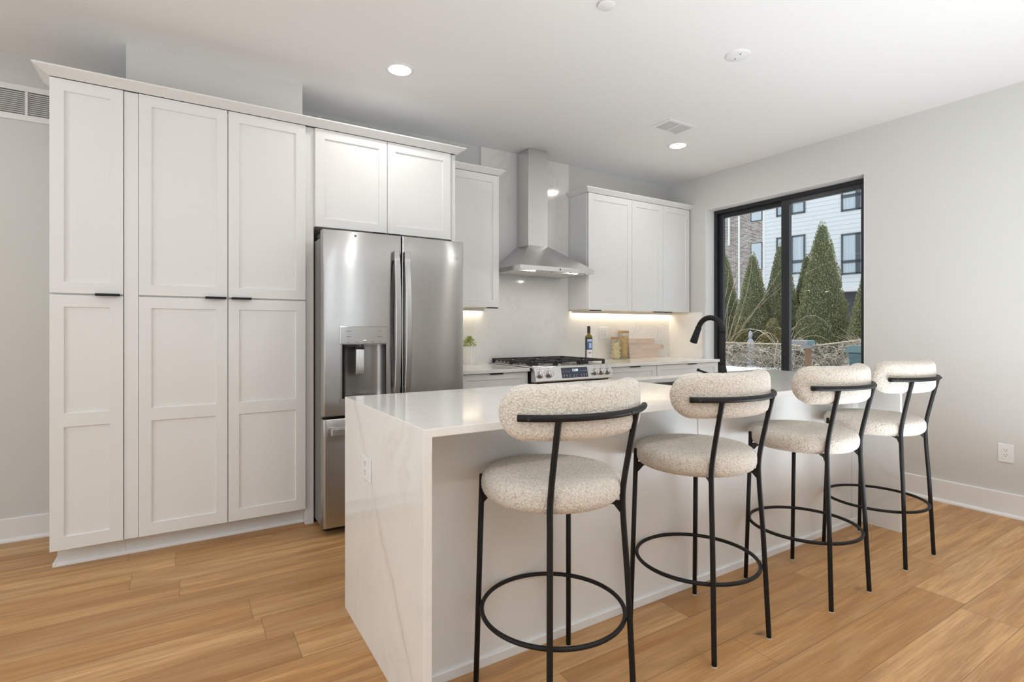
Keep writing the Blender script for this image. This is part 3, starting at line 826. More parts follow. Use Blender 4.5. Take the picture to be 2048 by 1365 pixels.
for x in (2.515, 2.543, 2.571, 2.612, 2.640, 2.688, 2.714, 2.740):
    part('key_symbol', MB().obox(slant(x, .66, .0022), (.008, .0004, .006), rotp), M['mark'], ds)
    part('key_label', MB().obox(slant(x, .78, .0022), (.012, .0004, .0022), rotp), M['mark'], ds)
part('oven_door', MB().box(RX0 + .004, RX1 - .004, 3.288, 3.315, .19, .79, .003), M['range'], t)
part('oven_window', MB().box(RX0 + .12, RX1 - .12, 3.286, 3.29, .33, .66, .001), M['dispglass'], t)
part('handle', MB().cyl((RX0 + .06, 3.24, .745), (RX1 - .06, 3.24, .745), .012, seg=20).cyl((RX0 + .09, 3.24, .745), (RX0 + .09, 3.29, .745), .009, seg=14).cyl((RX1 - .09, 3.24, .745), (RX1 - .09, 3.29, .745), .009, seg=14), M['chrome'], t, True)
part('drawer', MB().box(RX0 + .004, RX1 - .004, 3.288, 3.315, .04, .18, .003), M['range'], t)
def grate(x0, x1):
    m = MB(); z0, z1 = .945, .960; y0, y1 = 3.352, 3.945
    bw = .013
    m.box(x0, x1, y0, y0 + bw, z0, z1, .002); m.box(x0, x1, y1 - bw, y1, z0, z1, .002)
    m.box(x0, x0 + bw, y0, y1, z0, z1, .002); m.box(x1 - bw, x1, y0, y1, z0, z1, .002)
    ym = (y0 + y1) / 2; xm = (x0 + x1) / 2
    m.box(x0, x1, ym - .006, ym + .006, z0, z1, .002)
    for yc in (y0 + .15, y1 - .15):
        m.box(x0 + bw, xm - .03, yc - .005, yc + .005, z0 + .003, z1, .002); m.box(xm + .03, x1 - bw, yc - .005, yc + .005, z0 + .003, z1, .002)
        m.box(xm - .005, xm + .005, yc + .03, yc + .13, z0 + .003, z1, .002); m.box(xm - .005, xm + .005, yc - .13, yc - .03, z0 + .003, z1, .002)
    for i in range(9):
        yy = y0 + .06 + i * .06
        m.box(x0 + .002, x0 + .011, yy, yy + .012, .935, z0 + .002, .001); 
    for xx in (x0, x1 - .018):
        for yy in (y0 - .002, y1 - .02, ym - .01): m.box(xx, xx + .018, yy, yy + .022, .922, z1 - .001, .002)
    return m
for a in ((RX0 + .008, 2.497), (2.501, 2.761), (2.765, RX1 - .008)): part('grate', grate(*a), M['cast'], t)
for x, y, r in ((2.375, 3.50, .045), (2.375, 3.80, .034), (2.631, 3.65, .05), (2.888, 3.50, .05), (2.888, 3.80, .034)):
    part('burner', MB().lathe([(0, .020), (r * .8, .020), (r * .85, .014), (r, .013), (r * 1.05, 0)], (x, y, .922), 28), M['cast'], t, True)

# ------------------------------------------------------------------ on the counters
# olive oil bottle
bx, by, bz = 3.262, 3.86, .9135
t = thing('oil_bottle', 'tall dark olive oil bottle with blue and white labels beside range', 'bottle', (bx, by, bz))
R = .0345
part('glass_body', MB().lathe([(0, 0), (R - .003, 0), (R, .004), (R, .215), (R * .97, .228), (R * .8, .236), (.0165, .246), (.0145, .252), (.0140, .262), (0, .262)], (bx, by, bz), 36), M['bottle'], t, True)
part('neck', MB().lathe([(.0345, .2151), (.0346, .216), (.0340, .2285), (.0280, .2368), (.0167, .2465), (.0147, .2525), (.0141, .2625)], (bx, by, bz), 36), M['oil'], t, 'all', label='olive green shoulder and neck')
part('cap', MB().lathe([(0, .325), (.0150, .325), (.0155, .323), (.0155, .262), (0, .262)], (bx, by, bz), 30), M['dark'], t, True)
def arc_label(z0, z1, a0, a1, r, mat, nm, par):
    b = bmesh.new(); n = 14; A = []; B = []
    for i in range(n + 1):
        a = a0 + (a1 - a0) * i / n
        A.append(b.verts.new((bx + r * math.cos(a), by + r * math.sin(a), bz + z0))); B.append(b.verts.new((bx + r * math.cos(a), by + r * math.sin(a), bz + z1)))
    for i in range(n): b.faces.new((A[i], A[i + 1], B[i + 1], B[i]))
    return part(nm, MB().add(b), mat, par, 'all')
vd = math.atan2(-by, -bx)     # towards the room
lb = arc_label(.108, .205, vd - .55, vd + 1.15, R + .0006, M['label_blue'], 'label', t)
arc_label(.180, .202, vd - .40, vd + .9, R + .001, M['label_pale'], 'print', lb)
arc_label(.120, .165, vd + .1, vd + .75, R + .001, M['label_pale'], 'print', lb)
lb = arc_label(.022, .104, vd - .65, vd + 1.15, R + .0006, M['label_white'], 'label', t)
arc_label(.070, .078, vd - .1, vd + .7, R + .001, M['greymark'], 'print', lb)
# pasta jars
def jar(cx, cy, h, label, twist, lidh=.026):
    r = .052; z = .9135
    t = thing('pasta_jar', label, 'jar', (cx, cy, z), 'pasta jars with wooden lids')
    part('glass', MB().lathe([(0, .002), (r - .004, .002), (r, .008), (r, h - lidh - .012), (r * .93, h - lidh)], (cx, cy, z), 40), M['jar'], t, 'all')
    l = part('lid', MB().lathe([(0, h), (r * .98, h), (r, h - .003), (r, h - lidh + .003), (r * .98, h - lidh), (0, h - lidh)], (cx, cy, z), 40), M['lid'], t, True)
    m = MB(); rnd = random.Random(3 if twist else 5)
    top = h - lidh - .02; k = 0
    while k < (240 if twist else 150):
        a = rnd.random() * 2 * PI; rr = (r - .013) * math.sqrt(rnd.random()); zz = .012 + (top - .016) * rnd.random()
        p = Vector((cx + rr * math.cos(a), cy + rr * math.sin(a), z + zz))
        d = Vector((rnd.uniform(-1, 1), rnd.uniform(-1, 1), rnd.uniform(-1, 1))).normalized()
        if twist:
            e = d.orthogonal().normalized(); f = d.cross(e)
            m.tube([p + d * (.011 * (s - 1)) + (e * math.cos(s * 5) + f * math.sin(s * 5)) * .004 for s in [i * .25 for i in range(9)]], .0022, 5)
        else:
            pl = [p + d * s * .008 for s in (-1, -.5, 0, .5, 1)]
            e = d.orthogonal().normalized()
            m.tube([q + e * (.006 * math.cos((i - 2) * .6)) for i, q in enumerate(pl)], [.0055, .0065, .0065, .0065, .0055], 7)
        k += 1
    m.lathe([(0, .004), (r - .024, .006), (r - .023, top - .014), (0, top - .008)], (cx, cy, z), 24)
    o = part('pasta', m, M['pasta2'] if twist else M['pasta'], t, 'all'); o['kind'] = 'stuff'
    return t
jar(3.622, 3.875, .222, 'shorter glass jar of pale pasta with wooden lid beside oil bottle', False)
jar(3.768, 3.918, .282, 'taller glass jar of spiral pasta with wooden lid beside cutting boards', True)
# cutting boards leaning on the splash
def rrect(x0, x1, z0, z1, r, n=6):
    p = []
    for cx, cz, a0 in ((x1 - r, z0 + r, -PI / 2), (x1 - r, z1 - r, 0), (x0 + r, z1 - r, PI / 2), (x0 + r, z0 + r, PI)):
        for i in range(n + 1): a = a0 + PI / 2 * i / n; p.append((cx + r * math.cos(a), cz + r * math.sin(a)))
    return p
def lean(m, y, ang):
    bmesh.ops.transform(m.bm, matrix=Matrix.Translation((0, y, .9138)) @ Matrix.Rotation(ang, 4, 'X'), verts=list(m.bm.verts)); return m
m = lean(MB().prism(rrect(3.87, 4.262, 0, .205, .03), 0, .016, 'y', .003), 3.955, -.035)
solid('cutting_board', m, M['board'], 'plain rear wooden cutting board leaning on splash, taller of two', 'cutting board', (4.07, 3.96, .9138))
hx0, hx1, hz0, hz1 = 4.268, 4.372, .082, .136
bd = [(3.86, .012), (3.87, 0), (4.275, 0), (4.292, .012), (4.272, .078), (4.272, .082), (4.355, .082), (4.372, .095), (4.372, .123), (4.355, .136), (4.27, .138), (4.258, .142), (3.87, .142), (3.86, .13)]
b = bmesh.new()
hole = [(4.345 + .011 * math.cos(-a), .109 + .016 * math.sin(-a)) for a in [2 * PI * i / 12 for i in range(12)]]
fr = []
for y in (0, .016):
    o_ = [b.verts.new((x, y, z)) for x, z in bd]; i_ = [b.verts.new((x, y, z)) for x, z in hole]
    ee = [b.edges.new((o_[k], o_[(k + 1) % len(o_)])) for k in range(len(o_))] + [b.edges.new((i_[k], i_[(k + 1) % 12])) for k in range(12)]
    bmesh.ops.triangle_fill(b, edges=ee, use_beauty=True, use_dissolve=False)
    fr.append((o_, i_))
for idx in (0, 1):
    A, B = fr[0][idx], fr[1][idx]
    for k in range(len(A)): b.faces.new((A[k], A[(k + 1) % len(A)], B[(k + 1) % len(A)], B[k]))
bmesh.ops.recalc_face_normals(b, faces=list(b.faces))
m = lean(MB().add(b), 3.928, -.05)
solid('cutting_board', m, M['board'], 'front wooden cutting board with a holed handle leaning on another', 'cutting board', (4.07, 3.935, .9138))
# potted plant
t = thing('potted_plant', 'small green plant in a white ribbed pot beside the refrigerator', 'plant', (2.022, 3.925, .9135))
pr = .050; pc = (2.022, 3.925, .9135)
part('pot', MB().lathe([(0, 0), (pr * .93, 0), (pr * .97, .006), (pr, .05), (pr, .152), (pr * .93, .153), (pr * .9, .14), (0, .138)], pc, 112, fx=lambda r, z, k: r * (1 + (.045 * math.cos(k * PI / 4) if r > pr * .95 and z < .1525 else 0))), M['ceramic'], t, True)
m = MB(); rnd = random.Random(9)
for k in range(420):
    a = rnd.random() * 2 * PI; el = rnd.random() ** .8 * PI / 2
    R0 = .062 * (.55 + .45 * rnd.random())
    p = Vector((pc[0] + R0 * math.cos(a) * math.cos(el), pc[1] + min(R0 * math.sin(a) * math.cos(el), .046), pc[2] + .150 + .085 * math.sin(el) * (.5 + .5 * rnd.random())))
    d = Vector((rnd.uniform(-1, 1), rnd.uniform(-1, .3), rnd.uniform(-.2, 1))).normalized(); e = d.orthogonal().normalized() * .0042
    m.quad(p, p + d * .006 + e, p + d * .014, p + d * .006 - e)
part('foliage', m, M['leaf'], t)

# outlets
def outlet(name, label, origin, rot, gangs=1, w=.078, h=.120, switch=False):
    """plate in local XZ, facing -y"""
    t = thing(name, label, 'outlet', origin, rz=rot)
    W2 = w / 2 + .023 * (gangs - 1)
    part('plate', MB().box(-W2, W2, -.006, 0, -h / 2, h / 2, .002), M['plastic'], t, local=True)
    for g in range(gangs):
        cx = (g - (gangs - 1) / 2) * .046
        dv = part('receptacle', MB().box(cx - .0165, cx + .0165, -.0078, -.004, -.034, .034, .001), M['plastic'], t, local=True)
        m = MB()
        if switch: m.box(cx - .010, cx + .010, -.0086, -.0076, -.02, .02)
        else:
            for zc in (.018, -.015):
                for dx in (-.0062, .0062): m.box(cx + dx - .0012, cx + dx + .0012, -.0083, -.0075, zc + .001, zc + .009)
                m.cyl((cx, -.0083, zc - .006), (cx, -.0075, zc - .006), .0028, seg=12)
        part('slots', m, M['plastic'] if switch else M['greymark'], dv, local=True)
    for sz in (-.048, .048):
        part('screw', MB().cyl((0, -.0068, sz), (0, -.005, sz), .003, seg=12), M['plastic'], t, local=True)
    return t
outlet('wall_outlet', 'white wall outlet on the bare wall above baseboard near window', (XR, 1.2035, .406), -PI / 2)
outlet('wall_outlet', 'double outlet plate on backsplash between oil bottle and jars', (3.5525, YS, 1.172), 0, 2)
outlet('wall_switch', 'single plate on backsplash above the cutting board handle', (4.367, YS, 1.183), 0, 1, .085, .128, True)['category'] = 'switch'

# ------------------------------------------------------------------ island
IX0, IX1, IYF, IYB, IT, TH = .5907, 3.627, 1.4319, 2.3209, .914, .0255
t = thing('island', 'white waterfall island with quartz top and recessed back panels', 'kitchen island', (2.1, 1.88, 0))
b = bmesh.new()
poly = [(IX0, 0), (IX0, IT), (IX1, IT), (IX1, 0), (IX1 - TH, 0), (IX1 - TH, IT - TH), (IX0 + TH, IT - TH), (IX0 + TH, 0)]
A = [b.verts.new((x, IYF, z)) for x, z in poly]; B = [b.verts.new((x, IYB, z)) for x, z in poly]
n = len(poly)
b.faces.new((A[0], A[7], A[6], A[1])); b.faces.new((A[1], A[6], A[5], A[2])); b.faces.new((A[2], A[5], A[4], A[3]))
b.faces.new((B[0], B[1], B[6], B[7])); b.faces.new((B[1], B[2], B[5], B[6])); b.faces.new((B[2], B[3], B[4], B[5]))
for i in range(n):
    if i in (1, 5): continue
    b.faces.new((A[i], A[(i + 1) % n], B[(i + 1) % n], B[i]))
SX0, SX1, SY0, SY1 = 2.158, 2.86, 1.815, 2.200
hc = [(SX0, SY0), (SX1, SY0), (SX1, SY1), (SX0, SY1)]
ht = [b.verts.new((x, y, IT)) for x, y in hc]; hb = [b.verts.new((x, y, IT - TH)) for x, y in hc]
ot = [A[1], A[2], B[2], B[1]]; ob_ = [A[6], A[5], B[5], B[6]]
for k in range(4):
    k2 = (k + 1) % 4
    b.faces.new((ot[k], ot[k2], ht[k2], ht[k])); b.faces.new((ob_[k], ob_[k2], hb[k2], hb[k])); b.faces.new((ht[k], ht[k2], hb[k2], hb[k]))
bmesh.ops.recalc_face_normals(b, faces=list(b.faces))
es = [e for e in b.edges if len(e.link_faces) == 2 and e.link_faces[0].normal.dot(e.link_faces[1].normal) < .5]
m = MB(); m._tmp(b, .0018, 2, es)
part('countertop', m, M['quartz'], t, label='white quartz waterfall countertop')
YI = 1.660
for a, c, nm in ((IX0 + TH + .001, 2.0735, 'back_panel'), (2.0775, 3.5185, 'back_panel'), (3.524, IX1 - TH - .001, 'corner_post')):
    part(nm, MB().box(a, c, YI, YI + .02, .0, IT - TH - .001, .001), M['cabinet'], t)
part('base_trim', MB().prism([(YI, 0), (YI - .012, 0), (YI - .012, .030), (YI - .008, .035), (YI, .035)], IX0 + TH + .001, IX1 - TH - .002, 'x'), M['trim'], t)
part('cabinet_face', MB().box(IX0 + TH + .001, IX1 - TH - .001, 2.270, 2.288, .104, IT - TH - .001).box(IX0 + TH + .001, IX1 - TH - .001, 2.20, 2.218, 0, .104), M['cabinet'], t)
# outlet on the end slab
outlet('island_outlet', 'white outlet plate on the quartz end slab of the island', (IX0, 1.995, .6775), -PI / 2, 1, .115, .088)
# sink
t = thing('sink', 'undermount stainless sink set into the island top', 'sink', (2.5, 2.0, .66))
m = MB(); z0, z1 = .66, IT - TH - .0005; w = .012
m.box(SX0 - w, SX1 + w, SY0 - w, SY1 + w, z0 - .004, z0)
m.box(SX0 - w, SX0 - .002, SY0 - w, SY1 + w, z0, z1); m.box(SX1 + .002, SX1 + w, SY0 - w, SY1 + w, z0, z1)
m.box(SX0 - w, SX1 + w, SY0 - w, SY0 - .002, z0, z1); m.box(SX0 - w, SX1 + w, SY1 + .002, SY1 + w, z0, z1)
part('basin', m, M['sink'], t)
part('drain', MB().lathe([(0, .001), (.03, .001), (.045, .004), (.047, 0)], (2.5, 2.0, z0), 30), M['chrome'], t, 'all')
# faucet
t = thing('faucet', 'matte black gooseneck pull-down faucet standing on the island', 'faucet', (2.384, 1.75, IT))
fx, fy = 2.384, 1.75
part('base', MB().lathe([(0, 0), (.028, 0), (.028, .006), (.0235, .012), (.0225, .06), (.019, .085), (.0145, .11), (0, .11)], (fx, fy, IT), 32), M['black'], t, 'all')
pts = [(fx, fy, IT + .10 + i * .02) for i in range(10)]
zc = IT + .277; rc = .078
pts += [(fx, fy + rc - rc * math.cos(a), zc + rc * math.sin(a)) for a in [PI * i / 22 for i in range(21)]]
part('spout', MB().tube(pts, .0142, 18), M['black'], t, 'all')
e = Vector(pts[-1]); dirv = (Vector(pts[-1]) - Vector(pts[-2])).normalized()
dirv = (dirv + Vector((0, .15, -.2))).normalized()
hd = part('spray_head', MB().cyl(e - dirv * .004, e + dirv * .006, .0165, seg=24).cyl(e + dirv * .006, e + dirv * .085, .0158, .0205, 24, bevel=.002), M['black'], t, True)
part('button', MB().obox(e + dirv * .03 + Vector((-.016, 0, 0)), (.006, .012, .02), Matrix.Identity(3), .002), M['black'], hd)
part('valve', MB().cyl((fx, fy, IT + .045), (fx - .062, fy, IT + .045), .0165, seg=22, bevel=.003), M['black'], t, True)
part('lever', MB().tube([(fx - .052, fy, IT + .048), (fx - .06, fy + .02, IT + .056), (fx - .09, fy + .075, IT + .077)], [.007, .006, .0055], 12).cyl((fx - .09, fy + .075, IT + .077), (fx - .095, fy + .085, IT + .081), .0078, seg=12), M['black'], t, True)

# ------------------------------------------------------------------ counter stools
def fuzz(bm, amp, sc):
    bm.normal_update()
    for v in bm.verts:
        p = v.co * sc
        a = noise.noise(p) * .5 + noise.noise(p * 2.3) * .5
        v.co += v.normal * amp * a
def curls(bm, amp, sc):
    bm.normal_update()
    vs_ = list(bm.verts)
    new = [v.co + v.normal * amp * (.45 - noise.voronoi(v.co * sc + noise.noise_vector(v.co * 60) * .6)[0][0]) for v in vs_]
    for v, c in zip(vs_, new): v.co = c
def stool():
    t = thing('counter_stool', '', 'stool', (0, 0, 0), 'black framed stools with cream pads along the island')
    # seat pad: pillow disc
    R = .233; zc = .698; T = .043
    prof = []
    N = 60
    for i in range(N + 1):
        a = -PI / 2 + PI * i / N
        ca, sa = math.cos(a), math.sin(a)
        r = R - .047 + .047 * (abs(ca) ** .85) if True else 0
        prof.append((r, zc + T * (abs(sa) ** .8) * (1 if sa > 0 else -1)))
    inner = [(R - .047) * (1 - (k / 64)) for k in range(1, 64)]
    top = [(r, prof[-1][1] + .006 * (1 - (r / R) ** 2)) for r in inner] + [(0, prof[-1][1] + .006)]
    bot = [(0, prof[0][1])] + [(r, prof[0][1]) for r in inner[::-2]]
    m = MB(); m.lathe(bot + prof + top, (0, .03, 0), 480)
    curls(m.bm, .0036, 175)
    part('seat', m, M['boucle'], t, 'all', label='round cream boucle seat pad')
    # backrest pad: stadium pillow wrapped on an arc
    Yc = .1155; Rp = .316; Lh = .300; hh = .0825; zb = .9645; TT = .037
    b = bmesh.new()
    core = Lh - hh
    NA = 440; NR = 28
    bd = []
    per = 4 * core + 2 * PI * hh
    for k in range(NA):
        s = per * k / NA
        if s < 2 * core: q = (-core + s, -hh, -core + s)
        elif s < 2 * core + PI * hh:
            a = -PI / 2 + (s - 2 * core) / hh; q = (core + hh * math.cos(a), hh * math.sin(a), core)
        elif s < 4 * core + PI * hh:
            u = core - (s - 2 * core - PI * hh); q = (u, hh, u)
        else:
            a = PI / 2 + (s - 4 * core - PI * hh) / hh; q = (-core + hh * math.cos(a), hh * math.sin(a), -core)
        bd.append(q)
    def place(u, v, off):
        th = u / Rp
        r = Rp + off
        return (r * math.sin(th), Yc - r * math.cos(th), zb + v)
    sides = {}
    for sgn in (1, -1):
        rings = []
        for j in range(NR + 1):
            f = j / NR; f2 = math.sin(f * PI / 2)
            th = TT * (max(0, 1 - f2 ** 5.5)) ** .5
            if j == NR and sgn == -1: rings.append(sides[1][-1]); continue
            ring = []
            for (u, v, c0) in bd:
                ring.append(b.verts.new(place(c0 + (u - c0) * f2, v * f2, sgn * th)))
            rings.append(ring)
        sides[sgn] = rings
        for j in range(NR):
            for k in range(NA):
                k2 = (k + 1) % NA
                fa = (rings[j][k], rings[j][k2], rings[j + 1][k2], rings[j + 1][k])
                try: b.faces.new(fa)
                except ValueError: pass
    bmesh.ops.remove_doubles(b, verts=list(b.verts), dist=1e-5)
    bmesh.ops.recalc_face_normals(b, faces=list(b.faces))
    curls(b, .0036, 175)
    part('backrest', MB().add(b), M['boucle'], t, 'all', label='curved cream boucle backrest pad')
    # back rail
    RB = .365; am = math.asin(.2486 / RB)
    rail = part('back_rail', MB().tube([(RB * math.sin(a), Yc - RB * math.cos(a), .955) for a in [-am + 2 * am * i / 32 for i in range(33)]], .0105, 14), M['black'], t, 'all')
    for a in (-.66, .28):
        p = Vector((RB * math.sin(a), Yc - RB * math.cos(a), .955)); o = Vector((math.sin(a), -math.cos(a), 0))
        part('bolt', MB().cyl(p + o * .009, p + o * .0125, .005, seg=12), M['dark'], rail)
    # legs
    def smoothpath(P_, n=14):
        out = []
        for i in range(len(P_) - 1):
            p0 = Vector(P_[max(i - 1, 0)]); p1 = Vector(P_[i]); p2 = Vector(P_[i + 1]); p3 = Vector(P_[min(i + 2, len(P_) - 1)])
            for k in range(n):
                s = k / n
                out.append(.5 * ((2 * p1) + (p2 - p0) * s + (2 * p0 - 5 * p1 + 4 * p2 - p3) * s * s + (3 * p1 - p0 - 3 * p2 + p3) * s ** 3))
        out.append(Vector(P_[-1])); return out
    for sx in (-1, 1):
        part('leg', MB().tube([(sx * .199, .190, .004), (sx * .185, .172, .714)], .0095, 16), M['black'], t, 'all')
        part('leg', MB().tube(smoothpath([(sx * .165, -.190, .004), (sx * .153, -.174, .40), (sx * .1445, -.163, .60), (sx * .1435, -.163, .70), (sx * .147, -.185, .82), (sx * .151, -.214, .950)], 8), .0095, 16), M['black'], t, 'all')
        for fy_, lx, ly in ((1, .1855, .173), (-1, .144, -.163)):
            c = Vector((0, .03, .655)); p = Vector((sx * lx, ly, .655)); dd = (c - p).normalized(); side = dd.cross(Vector((0, 0, 1))) * .004
            b2 = bmesh.new()
            tri = [p + Vector((0, 0, -.045)), p + Vector((0, 0, .004)), p + dd * .075 + Vector((0, 0, .004)), p + dd * .075 + Vector((0, 0, -.004)), p + dd * .03 + Vector((0, 0, -.010))]
            A_ = [b2.verts.new(q + side) for q in tri]; B_ = [b2.verts.new(q - side) for q in tri]
            b2.faces.new(A_); b2.faces.new(B_[::-1])
            for k in range(5): b2.faces.new((A_[k], B_[k], B_[(k + 1) % 5], A_[(k + 1) % 5]))
            bmesh.ops.recalc_face_normals(b2, faces=list(b2.faces))
            part('bracket', MB().add(b2), M['black'], t)
        for lx, ly in ((.199, .190), (.165, -.190)):
            part('foot_pad', MB().cyl((sx * lx, ly, 0), (sx * lx, ly, .005), .0105, seg=16), M['pad'], t)
    part('seat_plate', MB().lathe([(0, -.004), (.13, -.004), (.13, .004), (0, .004)], (0, .03, .657), 30), M['black'], t)
    part('foot_ring', MB().tube([(.2365 * math.cos(a), .02 + .2365 * math.sin(a), .28) for a in [2 * PI * i / 72 for i in range(72)]], .0075, 12, True), M['black'], t, 'all')
    return t
s0 = stool()
for i, (x, y, rz, lb) in enumerate(((1.044, 1.400, 0, 'cream boucle counter stool closest to the waterfall end with the outlet'),
                                    (1.770, 1.403, 0, 'cream boucle counter stool directly in front of the black faucet'),
                                    (2.505, 1.375, 0, 'cream boucle counter stool third from the island end with the outlet'),
                                    (3.228, 1.385, 0, 'cream boucle counter stool at the island end beside the window wall'))):
    o = s0 if i == 0 else copy_tree(s0)
    o.location = (x, y, 0); o.rotation_euler = (0, 0, rz); o['label'] = lb

# ------------------------------------------------------------------ outdoors
GZ = -.10
struct('ground', MB().box(XR + .22, 70, -60, 60, GZ - .2, GZ), M['ground'])
RZ = -math.radians(80.85)
def facade_window(par, x0, x1, z0, z1, mull=(), trans=(), glass='pane'):
    f = MB(); w = .075; y0 = -.05
    f.box(x0, x1, y0, .02, z0, z0 + w); f.box(x0, x1, y0, .02, z1 - w, z1); f.box(x0, x0 + w, y0, .02, z0, z1); f.box(x1 - w, x1, y0, .02, z0, z1)
    for a, c in mull: f.box(a, c, y0, .02, z0, z1)
    for a, c in trans: f.box(x0, x1, y0, .02, a, c)
    fo = part('window', f, M['winframe'], par, local=True)
    part('pane', MB().box(x0 + .03, x1 - .03, -.02, -.012, z0 + .03, z1 - .03), M[glass], fo, local=True)
t = thing('white_townhouse', 'white lap-sided townhouse with charcoal windows seen through window', 'building', (25.7, 13.4, GZ), rz=RZ)
o = -GZ
part('siding_wall', MB().box(-2.79, 9, 0, 8, 3.2 + o, 13 + o), M['siding'], t, local=True)
part('trim_band', MB().box(-2.79, 9, -.06, 8, 2.97 + o, 3.2 + o), M['trim'], t, local=True)
part('corner_board', MB().box(-2.80, -2.69, -.03, .02, 2.97 + o, 13 + o), M['trim'], t, local=True)
part('ground_storey', MB().box(-2.79, 9, .6, 8, 0, 2.97 + o), M['garage'], t, local=True)
facade_window(t, .78, 2.3, 6.67 + o, 8.6 + o, ((1.36, 1.55),), ((7.28 + o, 7.42 + o),))
facade_window(t, -2.12, -.77, 6.90 + o, 8.6 + o, ((-1.52, -1.34),), ((7.42 + o, 7.58 + o),))
facade_window(t, .78, 2.3, 3.75 + o, 5.62 + o, ((1.36, 1.55),), ((4.27 + o, 4.40 + o),))
facade_window(t, -2.12, -.77, 3.95 + o, 5.84 + o, ((-1.52, -1.34),), ((4.48 + o, 4.62 + o),))
t = thing('brick_townhouse', 'mixed brown brick townhouse adjoining the white one outside', 'building', (25.7, 13.4, GZ), rz=RZ)
part('brick_wall', MB().box(-16, -2.795, 0, 8, 0, 13 + o), M['brick'], t, local=True)
for z0, z1 in ((6.84, 7.42), (4.30, 5.72)):
    f = MB().box(-3.42, -2.82, -.03, .02, z0 + o, z1 + o)
    fo = part('window', f, M['winframe'], t, local=True)
    part('pane', MB().box(-3.36, -2.86, -.05, -.028, z0 + .04 + o, z1 - .04 + o), M['bluepane'], fo, local=True)
for x, z0, z1 in ((-4.57, 5.75, 9), (-4.02, 0, 9.5)):
    part('downspout', MB().box(x - .05, x + .05, -.09, -.002, z0 + o, z1 + o, .01), M['trim'], t, local=True)

def arbor(seed, h, hw, mat, n=24000):
    rnd = random.Random(seed)
    t = thing('arborvitae', '', 'tree', (0, 0, GZ), 'conical evergreens beyond the fence')
    part('trunk', MB().cyl((0, 0, 0), (0, 0, h * .6), .05, .02, 8), M['core'], t, local=True)
    def rad(z):
        s = z / h
        return hw * (min(1, .55 + 2.2 * s) if s < .2 else 1) * max(0, (1 - max(0, s - .15) / .85)) ** .72
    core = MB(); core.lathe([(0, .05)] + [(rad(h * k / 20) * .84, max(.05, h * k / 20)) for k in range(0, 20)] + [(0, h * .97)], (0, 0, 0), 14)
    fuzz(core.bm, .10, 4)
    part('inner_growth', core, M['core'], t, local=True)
    b = bmesh.new()
    for k in range(n):
        s = 1 - math.sqrt(rnd.random()) * .995
        z = h * s; a = rnd.random() * 2 * PI
        lump = 1 + .16 * noise.noise(Vector((math.cos(a) * 2 + seed, math.sin(a) * 2, z * 2.0)))
        r = (rad(z) * lump + .01) * rnd.uniform(.8, 1.04)
        p = Vector((r * math.cos(a), r * math.sin(a), z))
        d = Vector((math.cos(a) * .6, math.sin(a) * .6, .9 + rnd.uniform(-.4, .5))) + Vector((rnd.uniform(-.5, .5), rnd.uniform(-.5, .5), 0)); d.normalize()
        e = d.cross(Vector((rnd.uniform(-1, 1), rnd.uniform(-1, 1), rnd.uniform(-1, 1)))).normalized()
        L = rnd.uniform(.028, .062); w = L * .32
        b.faces.new([b.verts.new(q) for q in (p - d * L * .3, p + d * L * .3 + e * w, p + d * L * .8, p + d * L * .3 - e * w)])
    part('foliage', MB().add(b), mat, t, local=True)
    return t
for x, y, h, hw, sd, br, lb in (
    (19.5, 14.25, 4.7, .75, 1, 0, 'dark cone evergreen furthest along the fence behind bare twigs'),
    (18.5, 12.25, 4.3, .74, 2, 0, 'cone evergreen in front of the brick house window'),
    (19.2, 11.55, 4.65, .78, 3, 0, 'cone evergreen at the corner of brick and white houses'),
    (20.0, 11.0, 4.22, .66, 4, 0, 'slim evergreen behind the black window stile'),
    (18.5, 9.66, 5.06, .90, 5, 0, 'tallest broad pointed evergreen in front of white siding'),
    (18.2, 7.9, 4.06, .78, 6, 0, 'evergreen at the near window jamb above the teal bin'),
    (17.7, 12.2, 1.5, .62, 7, 1, 'low bronzed clipped evergreen hedge mound behind wire fence'),
    (17.7, 10.95, 1.75, .60, 8, 1, 'low bronzed rounded evergreen mound beside the garden statue')):
    a = arbor(sd, h, hw, M['arbor2'] if br else M['arbor'], 9000 if br else 24000)
    if br: a.scale = (1.0, 1.0, 1.0)
    a.location = (x, y, GZ); a['label'] = lb

# wire fence with a sagging top rail
t = thing('wire_fence', 'low wire fence with sagging pale top rail across garden', 'fence', (16.3, 9.5, GZ))
ys = [4.5, 6.2, 7.37, 8.58, 9.19, 9.84, 11.87, 15.5]; zs = [1.15, 1.03, .925, .745, .705, .742, .748, .80]
part('top_rail', MB().tube([(16.3, y, z) for y, z in zip(ys, zs)], .022, 8), M['twig'], t)
for y, z in ((4.6, 1.2), (7.4, .95), (9.9, .78), (12.5, .80), (15.3, .85)):
    part('post', MB().cyl((16.3, y, GZ), (16.3, y, z), .025, seg=10), M['wire'], t)
m = MB()
def railz(y):
    for a, b_, c, d in zip(ys, ys[1:], zs, zs[1:]):
        if a <= y <= b_: return c + (d - c) * (y - a) / (b_ - a)
    return .8
yy = 4.6
while yy < 15:
    m.tube([(16.3, yy, GZ), (16.3, yy + .01, railz(yy))], .004, 4); yy += .11
for z in (.05, .22, .39, .56): m.tube([(16.3, 4.6, z), (16.3, 15.3, z)], .004, 4)
part('mesh', m, M['wire'], t)
